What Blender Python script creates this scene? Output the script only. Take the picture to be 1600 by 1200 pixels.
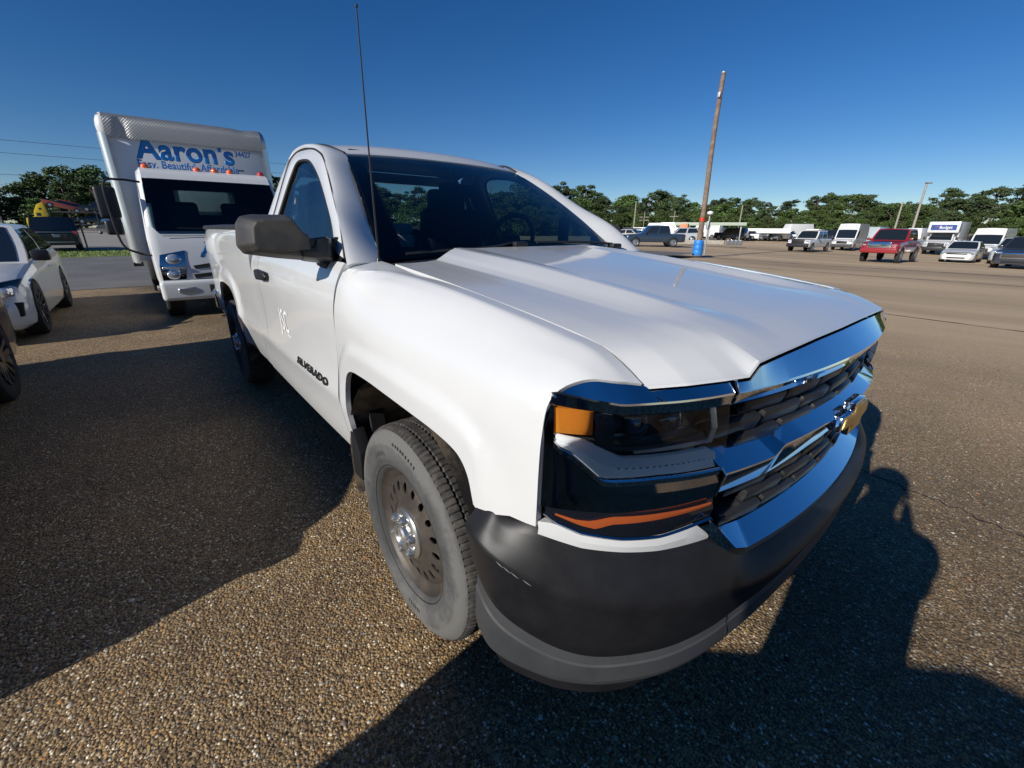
import bpy, bmesh, math, random
import numpy as np
from mathutils import Vector, Matrix
for _o in list(bpy.data.objects): bpy.data.objects.remove(_o)
sc = bpy.context.scene
col = sc.collection
rad = math.radians
rng = np.random.default_rng(7)
random.seed(7)

# ------------------------------------------------------------------ camera, sky, sun, exposure
CAM = Vector((1.212, -1.486, 1.392)); YAW, PITCH, ROLL, FPX = rad(140.32), rad(19.9), rad(-.33), 668.6
cd = bpy.data.cameras.new('camera'); cam = bpy.data.objects.new('camera', cd); col.objects.link(cam)
cd.sensor_width = 36; cd.sensor_fit = 'HORIZONTAL'; cd.lens = FPX / 1600 * 36; cd.clip_start = .05; cd.clip_end = 3000
_f = Vector((math.cos(PITCH) * math.cos(YAW), math.cos(PITCH) * math.sin(YAW), -math.sin(PITCH)))
_r = Vector((math.sin(YAW), -math.cos(YAW), 0)); _d = _f.cross(_r)
_r2 = _r * math.cos(ROLL) + _d * math.sin(ROLL); _d2 = -_r * math.sin(ROLL) + _d * math.cos(ROLL)
cam.matrix_world = Matrix(((_r2.x, -_d2.x, -_f.x, CAM.x), (_r2.y, -_d2.y, -_f.y, CAM.y), (_r2.z, -_d2.z, -_f.z, CAM.z), (0, 0, 0, 1)))
sc.camera = cam
SUN_EL = rad(25.5); SUN_AZ = rad(-84.8)
wd = bpy.data.worlds.new('World'); sc.world = wd; wd.use_nodes = True
_nt = wd.node_tree; _bg = _nt.nodes['Background']
_sky = _nt.nodes.new('ShaderNodeTexSky'); _sky.sky_type = 'NISHITA'; _sky.sun_disc = False
_sky.sun_elevation = SUN_EL; _sky.sun_rotation = math.pi / 2 - SUN_AZ
_sky.air_density = 1.0; _sky.dust_density = 0; _sky.ozone_density = 4; _sky.altitude = 1500
_hs = _nt.nodes.new('ShaderNodeHueSaturation'); _hs.inputs['Saturation'].default_value = 1.27; _hs.inputs['Hue'].default_value = .508
_nt.links.new(_sky.outputs[0], _hs.inputs['Color']); _nt.links.new(_hs.outputs[0], _bg.inputs[0]); _bg.inputs[1].default_value = .064
sl = bpy.data.lights.new('sun', 'SUN'); sl.energy = 4.3; sl.angle = rad(.53); sl.color = (1, .955, .885)
so = bpy.data.objects.new('sun', sl); col.objects.link(so)
_sd = Vector((math.cos(SUN_EL) * math.cos(SUN_AZ), math.cos(SUN_EL) * math.sin(SUN_AZ), math.sin(SUN_EL)))
so.rotation_euler = _sd.to_track_quat('Z', 'Y').to_euler(); so.location = (0, -20, 20)
sc.view_settings.view_transform = 'Standard'; sc.view_settings.look = 'None'
sc.view_settings.exposure = 0.34; sc.view_settings.gamma = 1.0; sc.view_settings.use_curve_mapping = False
sc.render.engine = 'CYCLES'
sc.cycles.max_bounces = 8; sc.cycles.transparent_max_bounces = 12

# ------------------------------------------------------------------ materials
MATS = {}
def newmat(n):
    m = bpy.data.materials.new(n); m.use_nodes = True; MATS[n] = m
    return m, m.node_tree, m.node_tree.nodes['Principled BSDF']
def N(t, typ, **kw):
    n = t.nodes.new(typ)
    for k, v in kw.items(): setattr(n, k, v)
    return n
def noise(t, scale, detail=4, rough=.6, src='Object', vec=None):
    c = N(t, 'ShaderNodeTexCoord'); n = N(t, 'ShaderNodeTexNoise'); n.inputs['Scale'].default_value = scale
    n.inputs['Detail'].default_value = detail; n.inputs['Roughness'].default_value = rough
    t.links.new(vec if vec else c.outputs[src], n.inputs['Vector']); return n
def ramp(t, fac, stops):
    r = N(t, 'ShaderNodeValToRGB'); e = r.color_ramp.elements
    while len(e) < len(stops): e.new(.5)
    for i, (p, c) in enumerate(stops):
        e[i].position = p; e[i].color = (*c, 1) if len(c) == 3 else c
    t.links.new(fac, r.inputs[0]); return r
def bump(t, h, strength, dist=.01):
    b = N(t, 'ShaderNodeBump'); b.inputs['Strength'].default_value = strength; b.inputs['Distance'].default_value = dist
    t.links.new(h, b.inputs['Height']); return b
def pbr(n, c, rough=.5, metal=0, coat=0, var=0, vscale=6, bmp=0, bscale=200, spec=.5, dirt=None, dscale=3, dlo=.5, dhi=.75, emit=0):
    m, t, p = newmat(n)
    p.inputs['Base Color'].default_value = (*c, 1); p.inputs['Roughness'].default_value = rough; p.inputs['Metallic'].default_value = metal
    p.inputs['Coat Weight'].default_value = coat; p.inputs['Coat Roughness'].default_value = .04; p.inputs['Specular IOR Level'].default_value = spec
    if var or dirt:
        nn = noise(t, vscale if not dirt else dscale, 6, .65)
        if dirt: r = ramp(t, nn.outputs[0], [(dlo, c), (dhi, dirt)])
        else: r = ramp(t, nn.outputs[0], [(.3, tuple(x * (1 - var) for x in c)), (.7, tuple(min(1, x * (1 + var)) for x in c))])
        t.links.new(r.outputs[0], p.inputs['Base Color'])
        r2 = N(t, 'ShaderNodeMapRange'); r2.inputs[3].default_value = max(0, rough - .08); r2.inputs[4].default_value = min(1, rough + .12)
        t.links.new(nn.outputs[0], r2.inputs[0]); t.links.new(r2.outputs[0], p.inputs['Roughness'])
    if bmp:
        nb = noise(t, bscale, 3); b = bump(t, nb.outputs[0], bmp, .002); t.links.new(b.outputs[0], p.inputs['Normal'])
    return m
def glass(n, tint, refl=.06, rough=.0):
    m, t, p = newmat(n); out = t.nodes['Material Output']; t.nodes.remove(p)
    tr = N(t, 'ShaderNodeBsdfTransparent'); tr.inputs[0].default_value = (*tint, 1)
    gl = N(t, 'ShaderNodeBsdfGlossy'); gl.inputs['Roughness'].default_value = rough; gl.inputs[0].default_value = (1, 1, 1, 1)
    fr = N(t, 'ShaderNodeFresnel'); fr.inputs[0].default_value = 1.5
    mx = N(t, 'ShaderNodeMixShader'); t.links.new(fr.outputs[0], mx.inputs[0]); t.links.new(tr.outputs[0], mx.inputs[1]); t.links.new(gl.outputs[0], mx.inputs[2])
    t.links.new(mx.outputs[0], out.inputs[0]); return m
def leafmat(n, c1, c2, c3):
    m, t, p = newmat(n)
    a = N(t, 'ShaderNodeAttribute'); a.attribute_name = 'tone'
    oi = N(t, 'ShaderNodeObjectInfo')
    r = ramp(t, a.outputs['Fac'], [(.0, c1), (.55, c2), (1, c3)])
    hs = N(t, 'ShaderNodeHueSaturation')
    mr = N(t, 'ShaderNodeMapRange'); mr.inputs[3].default_value = .65; mr.inputs[4].default_value = 1.35
    t.links.new(oi.outputs['Random'], mr.inputs[0]); t.links.new(mr.outputs[0], hs.inputs['Value'])
    mr2 = N(t, 'ShaderNodeMapRange'); mr2.inputs[3].default_value = .485; mr2.inputs[4].default_value = .515
    t.links.new(oi.outputs['Random'], mr2.inputs[0]); t.links.new(mr2.outputs[0], hs.inputs['Hue'])
    t.links.new(r.outputs[0], hs.inputs['Color']); t.links.new(hs.outputs[0], p.inputs['Base Color'])
    p.inputs['Roughness'].default_value = .6; p.inputs['Specular IOR Level'].default_value = .25
    return m

pbr('white_paint', (.60, .605, .60), .30, coat=.9, var=.015, vscale=3, bmp=.02, bscale=700)
pbr('truck_white', (.60, .61, .61), .35, coat=.5, dirt=(.55, .54, .5), dscale=4, dlo=.55, dhi=.95)
pbr('chrome', (.80, .82, .86), .045, 1)
pbr('dark_chrome', (.42, .43, .46), .07, 1)
pbr('lamp_inner', (.10, .105, .115), .28, .8)
pbr('cap_chrome', (.60, .60, .59), .26, .9)
pbr('drl', (.90, .91, .92), .35, 0, coat=.4, bmp=.3, bscale=160)
pbr('satin_silver', (.62, .63, .64), .3, .9)
pbr('bumper_black', (.012, .012, .0135), .40, bmp=.12, bscale=1400, var=.25, vscale=9, spec=.32)
pbr('lip_grey', (.038, .040, .043), .55, bmp=.25, bscale=900, var=.15, vscale=8)
pbr('mirror_plastic', (.032, .031, .030), .5, bmp=.5, bscale=900, dirt=(.10, .085, .065), dscale=7, dlo=.4, dhi=.8)
pbr('black_plastic', (.014, .014, .016), .42)
pbr('black_matte', (.008, .008, .009), .8)
pbr('grille_black', (.02, .02, .022), .33, var=.2)
pbr('liner', (.02, .019, .018), .85, dirt=(.22, .17, .115), dscale=6, dlo=.42, dhi=.62)
pbr('rubber_seal', (.012, .012, .012), .6)
pbr('steel_wheel', (.055, .048, .042), .5, .35, dirt=(.105, .085, .066), dscale=14, dlo=.4, dhi=.8, bmp=.2, bscale=300)
pbr('amber', (.50, .17, .018), .25, coat=1, bmp=.5, bscale=260)
pbr('amber_strip', (.34, .075, .02), .25, coat=1)
pbr('smoke_lens', (.008, .009, .014), .05, coat=1)
pbr('gold', (.62, .40, .10), .28, .8, bmp=.2, bscale=600)
pbr('dash', (.035, .038, .042), .7, bmp=.2)
pbr('seat', (.03, .03, .033), .85, bmp=.3, bscale=400)
pbr('box_cream', (.72, .74, .66), .5)
pbr('decal_white', (.74, .745, .745), .55)
pbr('badge_black', (.02, .02, .022), .3, .3)
pbr('underbody', (.012, .012, .012), .9)
pbr('steel_dark', (.10, .10, .10), .5, .7)
pbr('frit', (.006, .006, .008), .3)
glass('windshield_glass', (.50, .62, .62)); glass('side_glass', (.26, .34, .36)); glass('lens_glass', (.95, .97, .98)); glass('clear_glass', (.55, .66, .66))
pbr('dark_glass', (.012, .016, .02), .03, coat=1); pbr('dark_glass_blue', (.02, .035, .05), .05, coat=1)
# tyre: dusty rubber
m, t, p = newmat('tyre')
n1 = noise(t, 3.5, 6, .62); n2 = noise(t, 60, 3)
mx = N(t, 'ShaderNodeMath', operation='MULTIPLY_ADD'); mx.inputs[1].default_value = .25; t.links.new(n2.outputs[0], mx.inputs[0]); t.links.new(n1.outputs[0], mx.inputs[2])
da = N(t, 'ShaderNodeAttribute'); da.attribute_name = 'dust'; ad = N(t, 'ShaderNodeMath', operation='MULTIPLY_ADD'); ad.inputs[1].default_value = .55; t.links.new(da.outputs['Fac'], ad.inputs[0]); t.links.new(mx.outputs[0], ad.inputs[2])
r = ramp(t, ad.outputs[0], [(.62, (.045, .046, .047)), (.85, (.085, .085, .084)), (1.0, (.125, .123, .117))]); t.links.new(r.outputs[0], p.inputs['Base Color'])
p.inputs['Roughness'].default_value = .85; p.inputs['Specular IOR Level'].default_value = .2
b = bump(t, n2.outputs[0], .3, .003); t.links.new(b.outputs[0], p.inputs['Normal'])
pbr('tyre_inner', (.075, .076, .077), .8, dirt=(.12, .118, .112), dscale=8, dlo=.4, dhi=.75, spec=.25, bmp=.2, bscale=80)
pbr('tread', (.045, .043, .042), .9, dirt=(.12, .105, .09), dscale=25, dlo=.45, dhi=.75, spec=.2)
pbr('tyre_black', (.02, .02, .02), .8, var=.3, vscale=20)
pbr('alloy', (.45, .46, .47), .3, .9); pbr('alloy_dark', (.05, .05, .055), .3, .8)
# ground: exposed pebble pavement
def ground_mat():
    m, t, p = newmat('pebble_pavement'); c = N(t, 'ShaderNodeTexCoord')
    wn = noise(t, 30, 3, .6); vm = N(t, 'ShaderNodeVectorMath', operation='MULTIPLY_ADD'); vm.inputs[1].default_value = (.012, .012, .012)
    t.links.new(wn.outputs['Color'], vm.inputs[0]); t.links.new(c.outputs['Object'], vm.inputs[2])
    def vor(scale, feat='F1'):
        v = N(t, 'ShaderNodeTexVoronoi'); v.voronoi_dimensions = '3D'; v.feature = feat; v.inputs['Scale'].default_value = scale
        t.links.new(vm.outputs[0], v.inputs['Vector']); return v
    v = vor(105); v2 = vor(230)
    sep = N(t, 'ShaderNodeSeparateColor'); t.links.new(v.outputs['Color'], sep.inputs[0])
    pal = ramp(t, sep.outputs[0], [(0, (0.062, 0.043, 0.027)), (.22, (0.132, 0.087, 0.046)), (.45, (0.232, 0.155, 0.080)), (.62, (0.310, 0.225, 0.125)), (.76, (0.388, 0.240, 0.088)), (.86, (0.202, 0.178, 0.143)), (.95, (0.527, 0.465, 0.342)), (1, (0.775, 0.728, 0.599))])
    sep2 = N(t, 'ShaderNodeSeparateColor'); t.links.new(v2.outputs['Color'], sep2.inputs[0])
    pal2 = ramp(t, sep2.outputs[0], [(0, (0.046, 0.031, 0.019)), (.5, (0.132, 0.087, 0.046)), (.85, (0.248, 0.171, 0.088)), (1, (0.465, 0.388, 0.257))])
    th = ramp(t, v.outputs['Distance'], [(.42, (1, 1, 1)), (.60, (0, 0, 0))])
    mix = N(t, 'ShaderNodeMix', data_type='RGBA'); t.links.new(th.outputs[0], mix.inputs[0]); t.links.new(pal2.outputs[0], mix.inputs[6]); t.links.new(pal.outputs[0], mix.inputs[7])
    # broad wear: lighter sandy drifts, darker damp or oily patches
    mp = N(t, 'ShaderNodeMapping'); mp.inputs['Scale'].default_value = (.05, .22, 1); t.links.new(c.outputs['Object'], mp.inputs[0])
    big = noise(t, 1.0, 5, .62, vec=mp.outputs[0]); mid = noise(t, .9, 5, .6)
    br = ramp(t, big.outputs[0], [(.32, (.62, .60, .58)), (.5, (1, 1, 1)), (.66, (1.38, 1.30, 1.18))])
    md = ramp(t, mid.outputs[0], [(.28, (.60, .59, .58)), (.45, (.95, .95, .95)), (.66, (1.2, 1.17, 1.1))])
    m1 = N(t, 'ShaderNodeMix', data_type='RGBA', blend_type='MULTIPLY'); m1.inputs[0].default_value = 1; t.links.new(mix.outputs[2], m1.inputs[6]); t.links.new(br.outputs[0], m1.inputs[7])
    m2 = N(t, 'ShaderNodeMix', data_type='RGBA', blend_type='MULTIPLY'); m2.inputs[0].default_value = 1; t.links.new(m1.outputs[2], m2.inputs[6]); t.links.new(md.outputs[0], m2.inputs[7])
    oil = noise(t, .55, 3, .5); orp = ramp(t, oil.outputs[0], [(.60, (1, 1, 1)), (.70, (.66, .65, .65))])
    mo_ = N(t, 'ShaderNodeMix', data_type='RGBA', blend_type='MULTIPLY'); mo_.inputs[0].default_value = 1; t.links.new(m2.outputs[2], mo_.inputs[6]); t.links.new(orp.outputs[0], mo_.inputs[7]); m2 = mo_
    # away from the cars the lot is sandier: blend with a tan dust by noise
    sp = N(t, 'ShaderNodeSeparateXYZ'); t.links.new(c.outputs['Object'], sp.inputs[0])
    mr = N(t, 'ShaderNodeMapRange'); mr.inputs[1].default_value = .6; mr.inputs[2].default_value = 9; mr.inputs[3].default_value = 0; mr.inputs[4].default_value = .85
    t.links.new(sp.outputs[1], mr.inputs[0])
    dn = ramp(t, big.outputs[0], [(.3, (.34, .25, .15)), (.5, (.50, .37, .225)), (.68, (.64, .475, .295))])
    m3 = N(t, 'ShaderNodeMix', data_type='RGBA'); t.links.new(mr.outputs[0], m3.inputs[0]); t.links.new(m2.outputs[2], m3.inputs[6]); t.links.new(dn.outputs[0], m3.inputs[7])
    t.links.new(m3.outputs[2], p.inputs['Base Color'])
    p.inputs['Roughness'].default_value = .75; p.inputs['Specular IOR Level'].default_value = .35
    inv = N(t, 'ShaderNodeMath', operation='SUBTRACT'); inv.inputs[0].default_value = 1; t.links.new(v.outputs['Distance'], inv.inputs[1])
    b = bump(t, inv.outputs[0], .75, .007); t.links.new(b.outputs[0], p.inputs['Normal'])
    bs = N(t, 'ShaderNodeMapRange'); bs.inputs[1].default_value = 0; bs.inputs[2].default_value = .85; bs.inputs[3].default_value = .75; bs.inputs[4].default_value = .12; t.links.new(mr.outputs[0], bs.inputs[0]); t.links.new(bs.outputs[0], b.inputs['Strength'])
    return m
ground_mat()
m, t, p = newmat('pebble'); a = N(t, 'ShaderNodeAttribute'); a.attribute_name = 'stone'; t.links.new(a.outputs['Color'], p.inputs['Base Color'])
p.inputs['Roughness'].default_value = .6; p.inputs['Specular IOR Level'].default_value = .4
pbr('asphalt', (.13, .125, .12), .85, var=.25, vscale=.6, bmp=.4, bscale=120)
pbr('far_concrete', (.26, .24, .21), .85, var=.2, vscale=.3)
pbr('grass', (.13, .17, .03), .9, var=.35, vscale=1.2); pbr('grass_blade', (.15, .21, .035), .7, var=.3, vscale=3)
pbr('crack_tar', (.03, .026, .022), .8)
pbr('wood_pole', (.16, .10, .065), .85, dirt=(.30, .24, .18), dscale=5, dlo=.4, dhi=.8, bmp=.6, bscale=40)
pbr('wood_grey', (.30, .27, .23), .85, var=.2); pbr('blue_plastic', (.02, .20, .62), .45, var=.15); pbr('red_plastic', (.55, .03, .02), .45); pbr('orange_paint', (.62, .16, .03), .5)
pbr('galv', (.42, .43, .43), .45, .6); pbr('concrete', (.33, .30, .25), .9, var=.2, vscale=3); pbr('carport', (.36, .42, .34), .6); pbr('white_plain', (.72, .72, .70), .5)
pbr('aaron_blue', (.005, .16, .48), .4); pbr('budget_blue', (.015, .05, .22), .4)
pbr('box_skin', (.60, .62, .64), .35, coat=.2, dirt=(.50, .50, .48), dscale=2, dlo=.5, dhi=.9, bmp=.15, bscale=6)
pbr('alu', (.5, .5, .49), .35, .9, dirt=(.33, .32, .28), dscale=5, dlo=.4, dhi=.8); m, t, p = newmat('tread_plate'); p.inputs['Base Color'].default_value = (.40, .40, .39, 1); p.inputs['Metallic'].default_value = .7; p.inputs['Roughness'].default_value = .42
v_ = N(t, 'ShaderNodeTexVoronoi'); v_.inputs['Scale'].default_value = 34; v_.inputs['Randomness'].default_value = 0; c_ = N(t, 'ShaderNodeTexCoord'); mp_ = N(t, 'ShaderNodeMapping'); mp_.inputs['Rotation'].default_value = (.785, 0, 0); t.links.new(c_.outputs['Object'], mp_.inputs[0]); t.links.new(mp_.outputs[0], v_.inputs['Vector']); b = bump(t, v_.outputs['Distance'], .9, .02); t.links.new(b.outputs[0], p.inputs['Normal'])
pbr('alu_post', (.66, .66, .62), .3, .75)
pbr('orange_lamp', (.8, .12, .02), .2, coat=1); pbr('red_lamp', (.5, .01, .01), .15, coat=1)
pbr('lamp_clear', (.55, .57, .6), .08, .6, coat=1); pbr('yellow_paint', (.85, .58, .01), .3, coat=.6)
for nm, c in {'red_paint': (.26, .012, .018), 'black_paint': (.010, .011, .013), 'navy_paint': (.02, .035, .06), 'silver_paint': (.36, .40, .42), 'grey_paint': (.10, .11, .125), 'maroon_paint': (.08, .012, .012), 'orange_car': (.35, .07, .03), 'charcoal_paint': (.028, .032, .04), 'tan_paint': (.45, .42, .36), 'blue_paint': (.03, .08, .2), 'bright_white': (.64, .64, .63)}.items():
    pbr(nm, c, .28, coat=.9)
pbr('bark', (.13, .095, .07), .9, var=.3, vscale=4); pbr('dead_wood', (.38, .33, .28), .9)
leafmat('leaf_pine', (.030, .045, .018), (.058, .085, .032), (.10, .13, .05)); leafmat('leaf_broad', (.038, .062, .018), (.075, .12, .034), (.14, .19, .055))
pbr('denim', (.03, .045, .09), .9, var=.2); pbr('shirt', (.10, .11, .13), .9, var=.2); pbr('skin', (.45, .28, .2), .55); pbr('hair', (.03, .02, .015), .6)
M = MATS

# ------------------------------------------------------------------ mesh helpers
def link(name, me, mat=None, parent=None, smooth=True, sharp=38):
    if mat is not None:
        for x in (mat if isinstance(mat, (list, tuple)) else [mat]): me.materials.append(M[x] if isinstance(x, str) else x)
    if smooth and len(me.polygons):
        me.polygons.foreach_set('use_smooth', [True] * len(me.polygons)); me.set_sharp_from_angle(angle=rad(sharp))
    o = bpy.data.objects.new(name, me); col.objects.link(o)
    if parent: o.parent = parent
    return o
def raw(name, v, f, mat, parent=None, smooth=True, sharp=38):
    me = bpy.data.meshes.new(name); me.from_pydata([tuple(map(float, x)) for x in v], [], [tuple(map(int, q)) for q in f]); me.update()
    return link(name, me, mat, parent, smooth, sharp)
def frombm(name, bm, mat, parent=None, smooth=True, sharp=38):
    bmesh.ops.recalc_face_normals(bm, faces=bm.faces[:]); me = bpy.data.meshes.new(name); bm.to_mesh(me); bm.free()
    return link(name, me, mat, parent, smooth, sharp)
def tag(o, label=None, cat=None, group=None, kind=None):
    if label: o['label'] = label
    if cat: o['category'] = cat
    if group: o['group'] = group
    if kind: o['kind'] = kind
    return o
def thing(name, label, cat, loc=(0, 0, 0), rz=0, group=None):
    o = bpy.data.objects.new(name, None); col.objects.link(o); o.location = loc; o.rotation_euler = (0, 0, rz); o.empty_display_size = .2
    return tag(o, label, cat, group)
def cub(xs, ys, x):
    xs = np.asarray(xs, float); ys = np.asarray(ys, float); x = np.asarray(x, float)
    d = np.diff(ys, axis=0) / np.diff(xs).reshape(-1, *([1] * (ys.ndim - 1)))
    mm = np.concatenate([d[:1], (d[1:] + d[:-1]) / 2, d[-1:]]); 
    for k in range(1, len(xs) - 1):
        z = d[k - 1] * d[k] <= 0; mm[k] = np.where(z, 0, mm[k])
        lim = 3 * np.minimum(np.abs(d[k - 1]), np.abs(d[k])); mm[k] = np.clip(mm[k], -lim, lim)
    i = np.clip(np.searchsorted(xs, x) - 1, 0, len(xs) - 2); h = xs[i + 1] - xs[i]; u = np.clip((x - xs[i]) / h, -.3, 1.3)
    if ys.ndim > 1: u = u[..., None]; h = h[..., None]
    return (2 * u**3 - 3 * u**2 + 1) * ys[i] + (u**3 - 2 * u**2 + u) * h * mm[i] + (-2 * u**3 + 3 * u**2) * ys[i + 1] + (u**3 - u**2) * h * mm[i + 1]
def catmull(P, n, closed=False):
    P = np.asarray(P, float); k = len(P)
    Q = np.vstack([P[-1:], P, P[:2]]) if closed else np.vstack([2 * P[0] - P[1], P, 2 * P[-1] - P[-2]])
    segs = k if closed else k - 1; out = []
    for tt in np.linspace(0, segs, n, endpoint=not closed):
        i = min(int(tt), segs - 1); u = tt - i; a, b, c, d = Q[i], Q[i + 1], Q[i + 2], Q[i + 3]
        out.append(.5 * ((2 * b) + (c - a) * u + (2 * a - 5 * b + 4 * c - d) * u * u + (3 * b - a - 3 * c + d) * u**3))
    return np.array(out)
def gridfaces(n, m, off=0, cu=False, cv=False):
    f = []
    for i in range(n if cu else n - 1):
        for j in range(m if cv else m - 1):
            i2, j2 = (i + 1) % n, (j + 1) % m
            f.append((off + i * m + j, off + i2 * m + j, off + i2 * m + j2, off + i * m + j2))
    return f
def gnorm(P):
    du = np.gradient(P, axis=0); dv = np.gradient(P, axis=1); n = np.cross(du, dv); l = np.linalg.norm(n, axis=2, keepdims=True); l[l == 0] = 1
    return n / l
def panel(name, P, mat, parent, th=.012, ref=None, both=False, sharp=38, label=None):
    """open curved sheet with a return flange round its edge; ref is a point on the inner side"""
    P = np.asarray(P, float); n, m = P.shape[:2]; nn = gnorm(P)
    rf = np.array(ref if ref is not None else (P[..., 0].mean(), 0, .7))
    if ((P - rf) * nn).sum() < 0: nn = -nn; flip = True
    else: flip = False
    loop = [(i, 0) for i in range(n)] + [(n - 1, j) for j in range(1, m)] + [(i, m - 1) for i in range(n - 2, -1, -1)] + [(0, j) for j in range(m - 2, 0, -1)]
    V = P.reshape(-1, 3); F = gridfaces(n, m); L = [i * m + j for i, j in loop]
    sk = np.array([P[i, j] - nn[i, j] * th for i, j in loop]); base = len(V); V = np.vstack([V, sk]); k = len(L)
    F += [(L[a], L[(a + 1) % k], base + (a + 1) % k, base + a) for a in range(k)]
    if flip: F = [q[::-1] for q in F]
    o = raw(name, V, F, mat, parent, sharp=sharp)
    if label: o['label'] = label
    res = [o]
    if both:
        o2 = raw(name, V * [1, -1, 1], [q[::-1] for q in F], mat, parent, sharp=sharp); res.append(o2)
        if label: o2['label'] = label
    return res
def sheet(name, P, mat, parent=None, cu=False, cv=False, sharp=38):
    P = np.asarray(P, float); n, m = P.shape[:2]; return raw(name, P.reshape(-1, 3), gridfaces(n, m, 0, cu, cv), mat, parent, sharp=sharp)
def ruled(A, B, m, bulge=0, bdir=(0, 0, 1)):
    A = np.asarray(A, float); B = np.asarray(B, float); v = np.linspace(0, 1, m)
    P = A[:, None] * (1 - v)[None, :, None] + B[:, None] * v[None, :, None]
    if bulge: P = P + (np.array(bdir) * bulge)[None, None] * (4 * v * (1 - v))[None, :, None]
    return P
def tube(name, path, r, mat, parent=None, n=8, caps=True):
    path = [Vector(q) for q in path]; k = len(path); rr = r if isinstance(r, (list, tuple, np.ndarray)) else [r] * k
    V = []; F = []; up = Vector((0, 0, 1)); T0 = (path[1] - path[0]).normalized()
    if abs(T0.dot(up)) > .95: up = Vector((1, 0, 0))
    nrm = (up - T0 * up.dot(T0)).normalized()
    for i in range(k):
        T = (path[min(i + 1, k - 1)] - path[max(i - 1, 0)]).normalized(); nrm = (nrm - T * nrm.dot(T)).normalized(); bn = T.cross(nrm)
        for j in range(n):
            a = 2 * math.pi * j / n; V.append(path[i] + (nrm * math.cos(a) + bn * math.sin(a)) * float(rr[i]))
    for i in range(k - 1):
        for j in range(n): F.append((i * n + j, i * n + (j + 1) % n, (i + 1) * n + (j + 1) % n, (i + 1) * n + j))
    if caps: F += [tuple(range(n))[::-1], tuple(range((k - 1) * n, k * n))]
    return raw(name, V, F, mat, parent)
def lathe_pts(prof, n, c=(0, 0, 0), sgn=1, mod=None):
    """profile (radius, axial) about Y; sgn = outward direction of +axial"""
    V = []
    for i in range(n):
        a = 2 * math.pi * i / n
        for j, (r, ax) in enumerate(prof):
            q = r - (mod(i, j) if mod else 0)
            V.append((c[0] + q * math.cos(a), c[1] + sgn * ax, c[2] + q * math.sin(a)))
    return V
def lathe(name, prof, n, c, sgn, mat, parent=None, mod=None, sharp=38):
    return raw(name, lathe_pts(prof, n, c, sgn, mod), gridfaces(n, len(prof), 0, True), mat, parent, sharp=sharp)
def rbox(name, size, loc, mat, parent=None, bev=.01, seg=2, rot=None, taper=None):
    bm = bmesh.new(); bmesh.ops.create_cube(bm, size=1)
    for v in bm.verts:
        v.co = Vector((v.co.x * size[0], v.co.y * size[1], v.co.z * size[2]))
        if taper and v.co.z > 0: v.co.x *= taper[0]; v.co.y *= taper[1]
    if bev: bmesh.ops.bevel(bm, geom=bm.edges[:], offset=bev, segments=seg, affect='EDGES', profile=.6)
    mt = Matrix.Translation(loc)
    if rot: mt = mt @ Matrix.Rotation(rot[2], 4, 'Z') @ Matrix.Rotation(rot[1], 4, 'Y') @ Matrix.Rotation(rot[0], 4, 'X')
    bm.transform(mt); return frombm(name, bm, mat, parent)
def prism(name, outline, fn, d0, d1, mat, parent=None, bev=.004, seg=2, sharp=38):
    """outline in 2-D, fn(u, v, depth) -> xyz"""
    bm = bmesh.new(); a = [bm.verts.new((u, v, d0)) for u, v in outline]; b = [bm.verts.new((u, v, d1)) for u, v in outline]; k = len(a)
    bm.faces.new(a[::-1]); bm.faces.new(b)
    for i in range(k): bm.faces.new((a[i], a[(i + 1) % k], b[(i + 1) % k], b[i]))
    bmesh.ops.recalc_face_normals(bm, faces=bm.faces[:])
    if bev: bmesh.ops.bevel(bm, geom=bm.edges[:], offset=bev, segments=seg, affect='EDGES', profile=.6, clamp_overlap=True)
    for v in bm.verts: v.co = Vector(fn(*v.co))
    return frombm(name, bm, mat, parent, sharp=sharp)
def text(name, s, size, fn, mat, parent=None, bold=.0, shear=0, depth=.0, width=None, res=4, space=1.0):
    cu = bpy.data.curves.new(name, 'FONT'); cu.body = s; cu.size = size; cu.bevel_depth = bold; cu.bevel_resolution = 0; cu.shear = shear; cu.space_character = space; cu.extrude = depth; cu.resolution_u = res
    to = bpy.data.objects.new('tmp_text', cu); col.objects.link(to); bpy.context.view_layer.update()
    me = bpy.data.meshes.new_from_object(to.evaluated_get(bpy.context.evaluated_depsgraph_get())); bpy.data.objects.remove(to)
    xs = [v.co.x for v in me.vertices]; w0, w1 = min(xs), max(xs); k = (width / (w1 - w0)) if width else 1
    for v in me.vertices: v.co = Vector(fn((v.co.x - w0) * k, v.co.y, v.co.z))
    me.materials.clear(); me.update(); return link(name, me, mat, parent, smooth=False)
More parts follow.
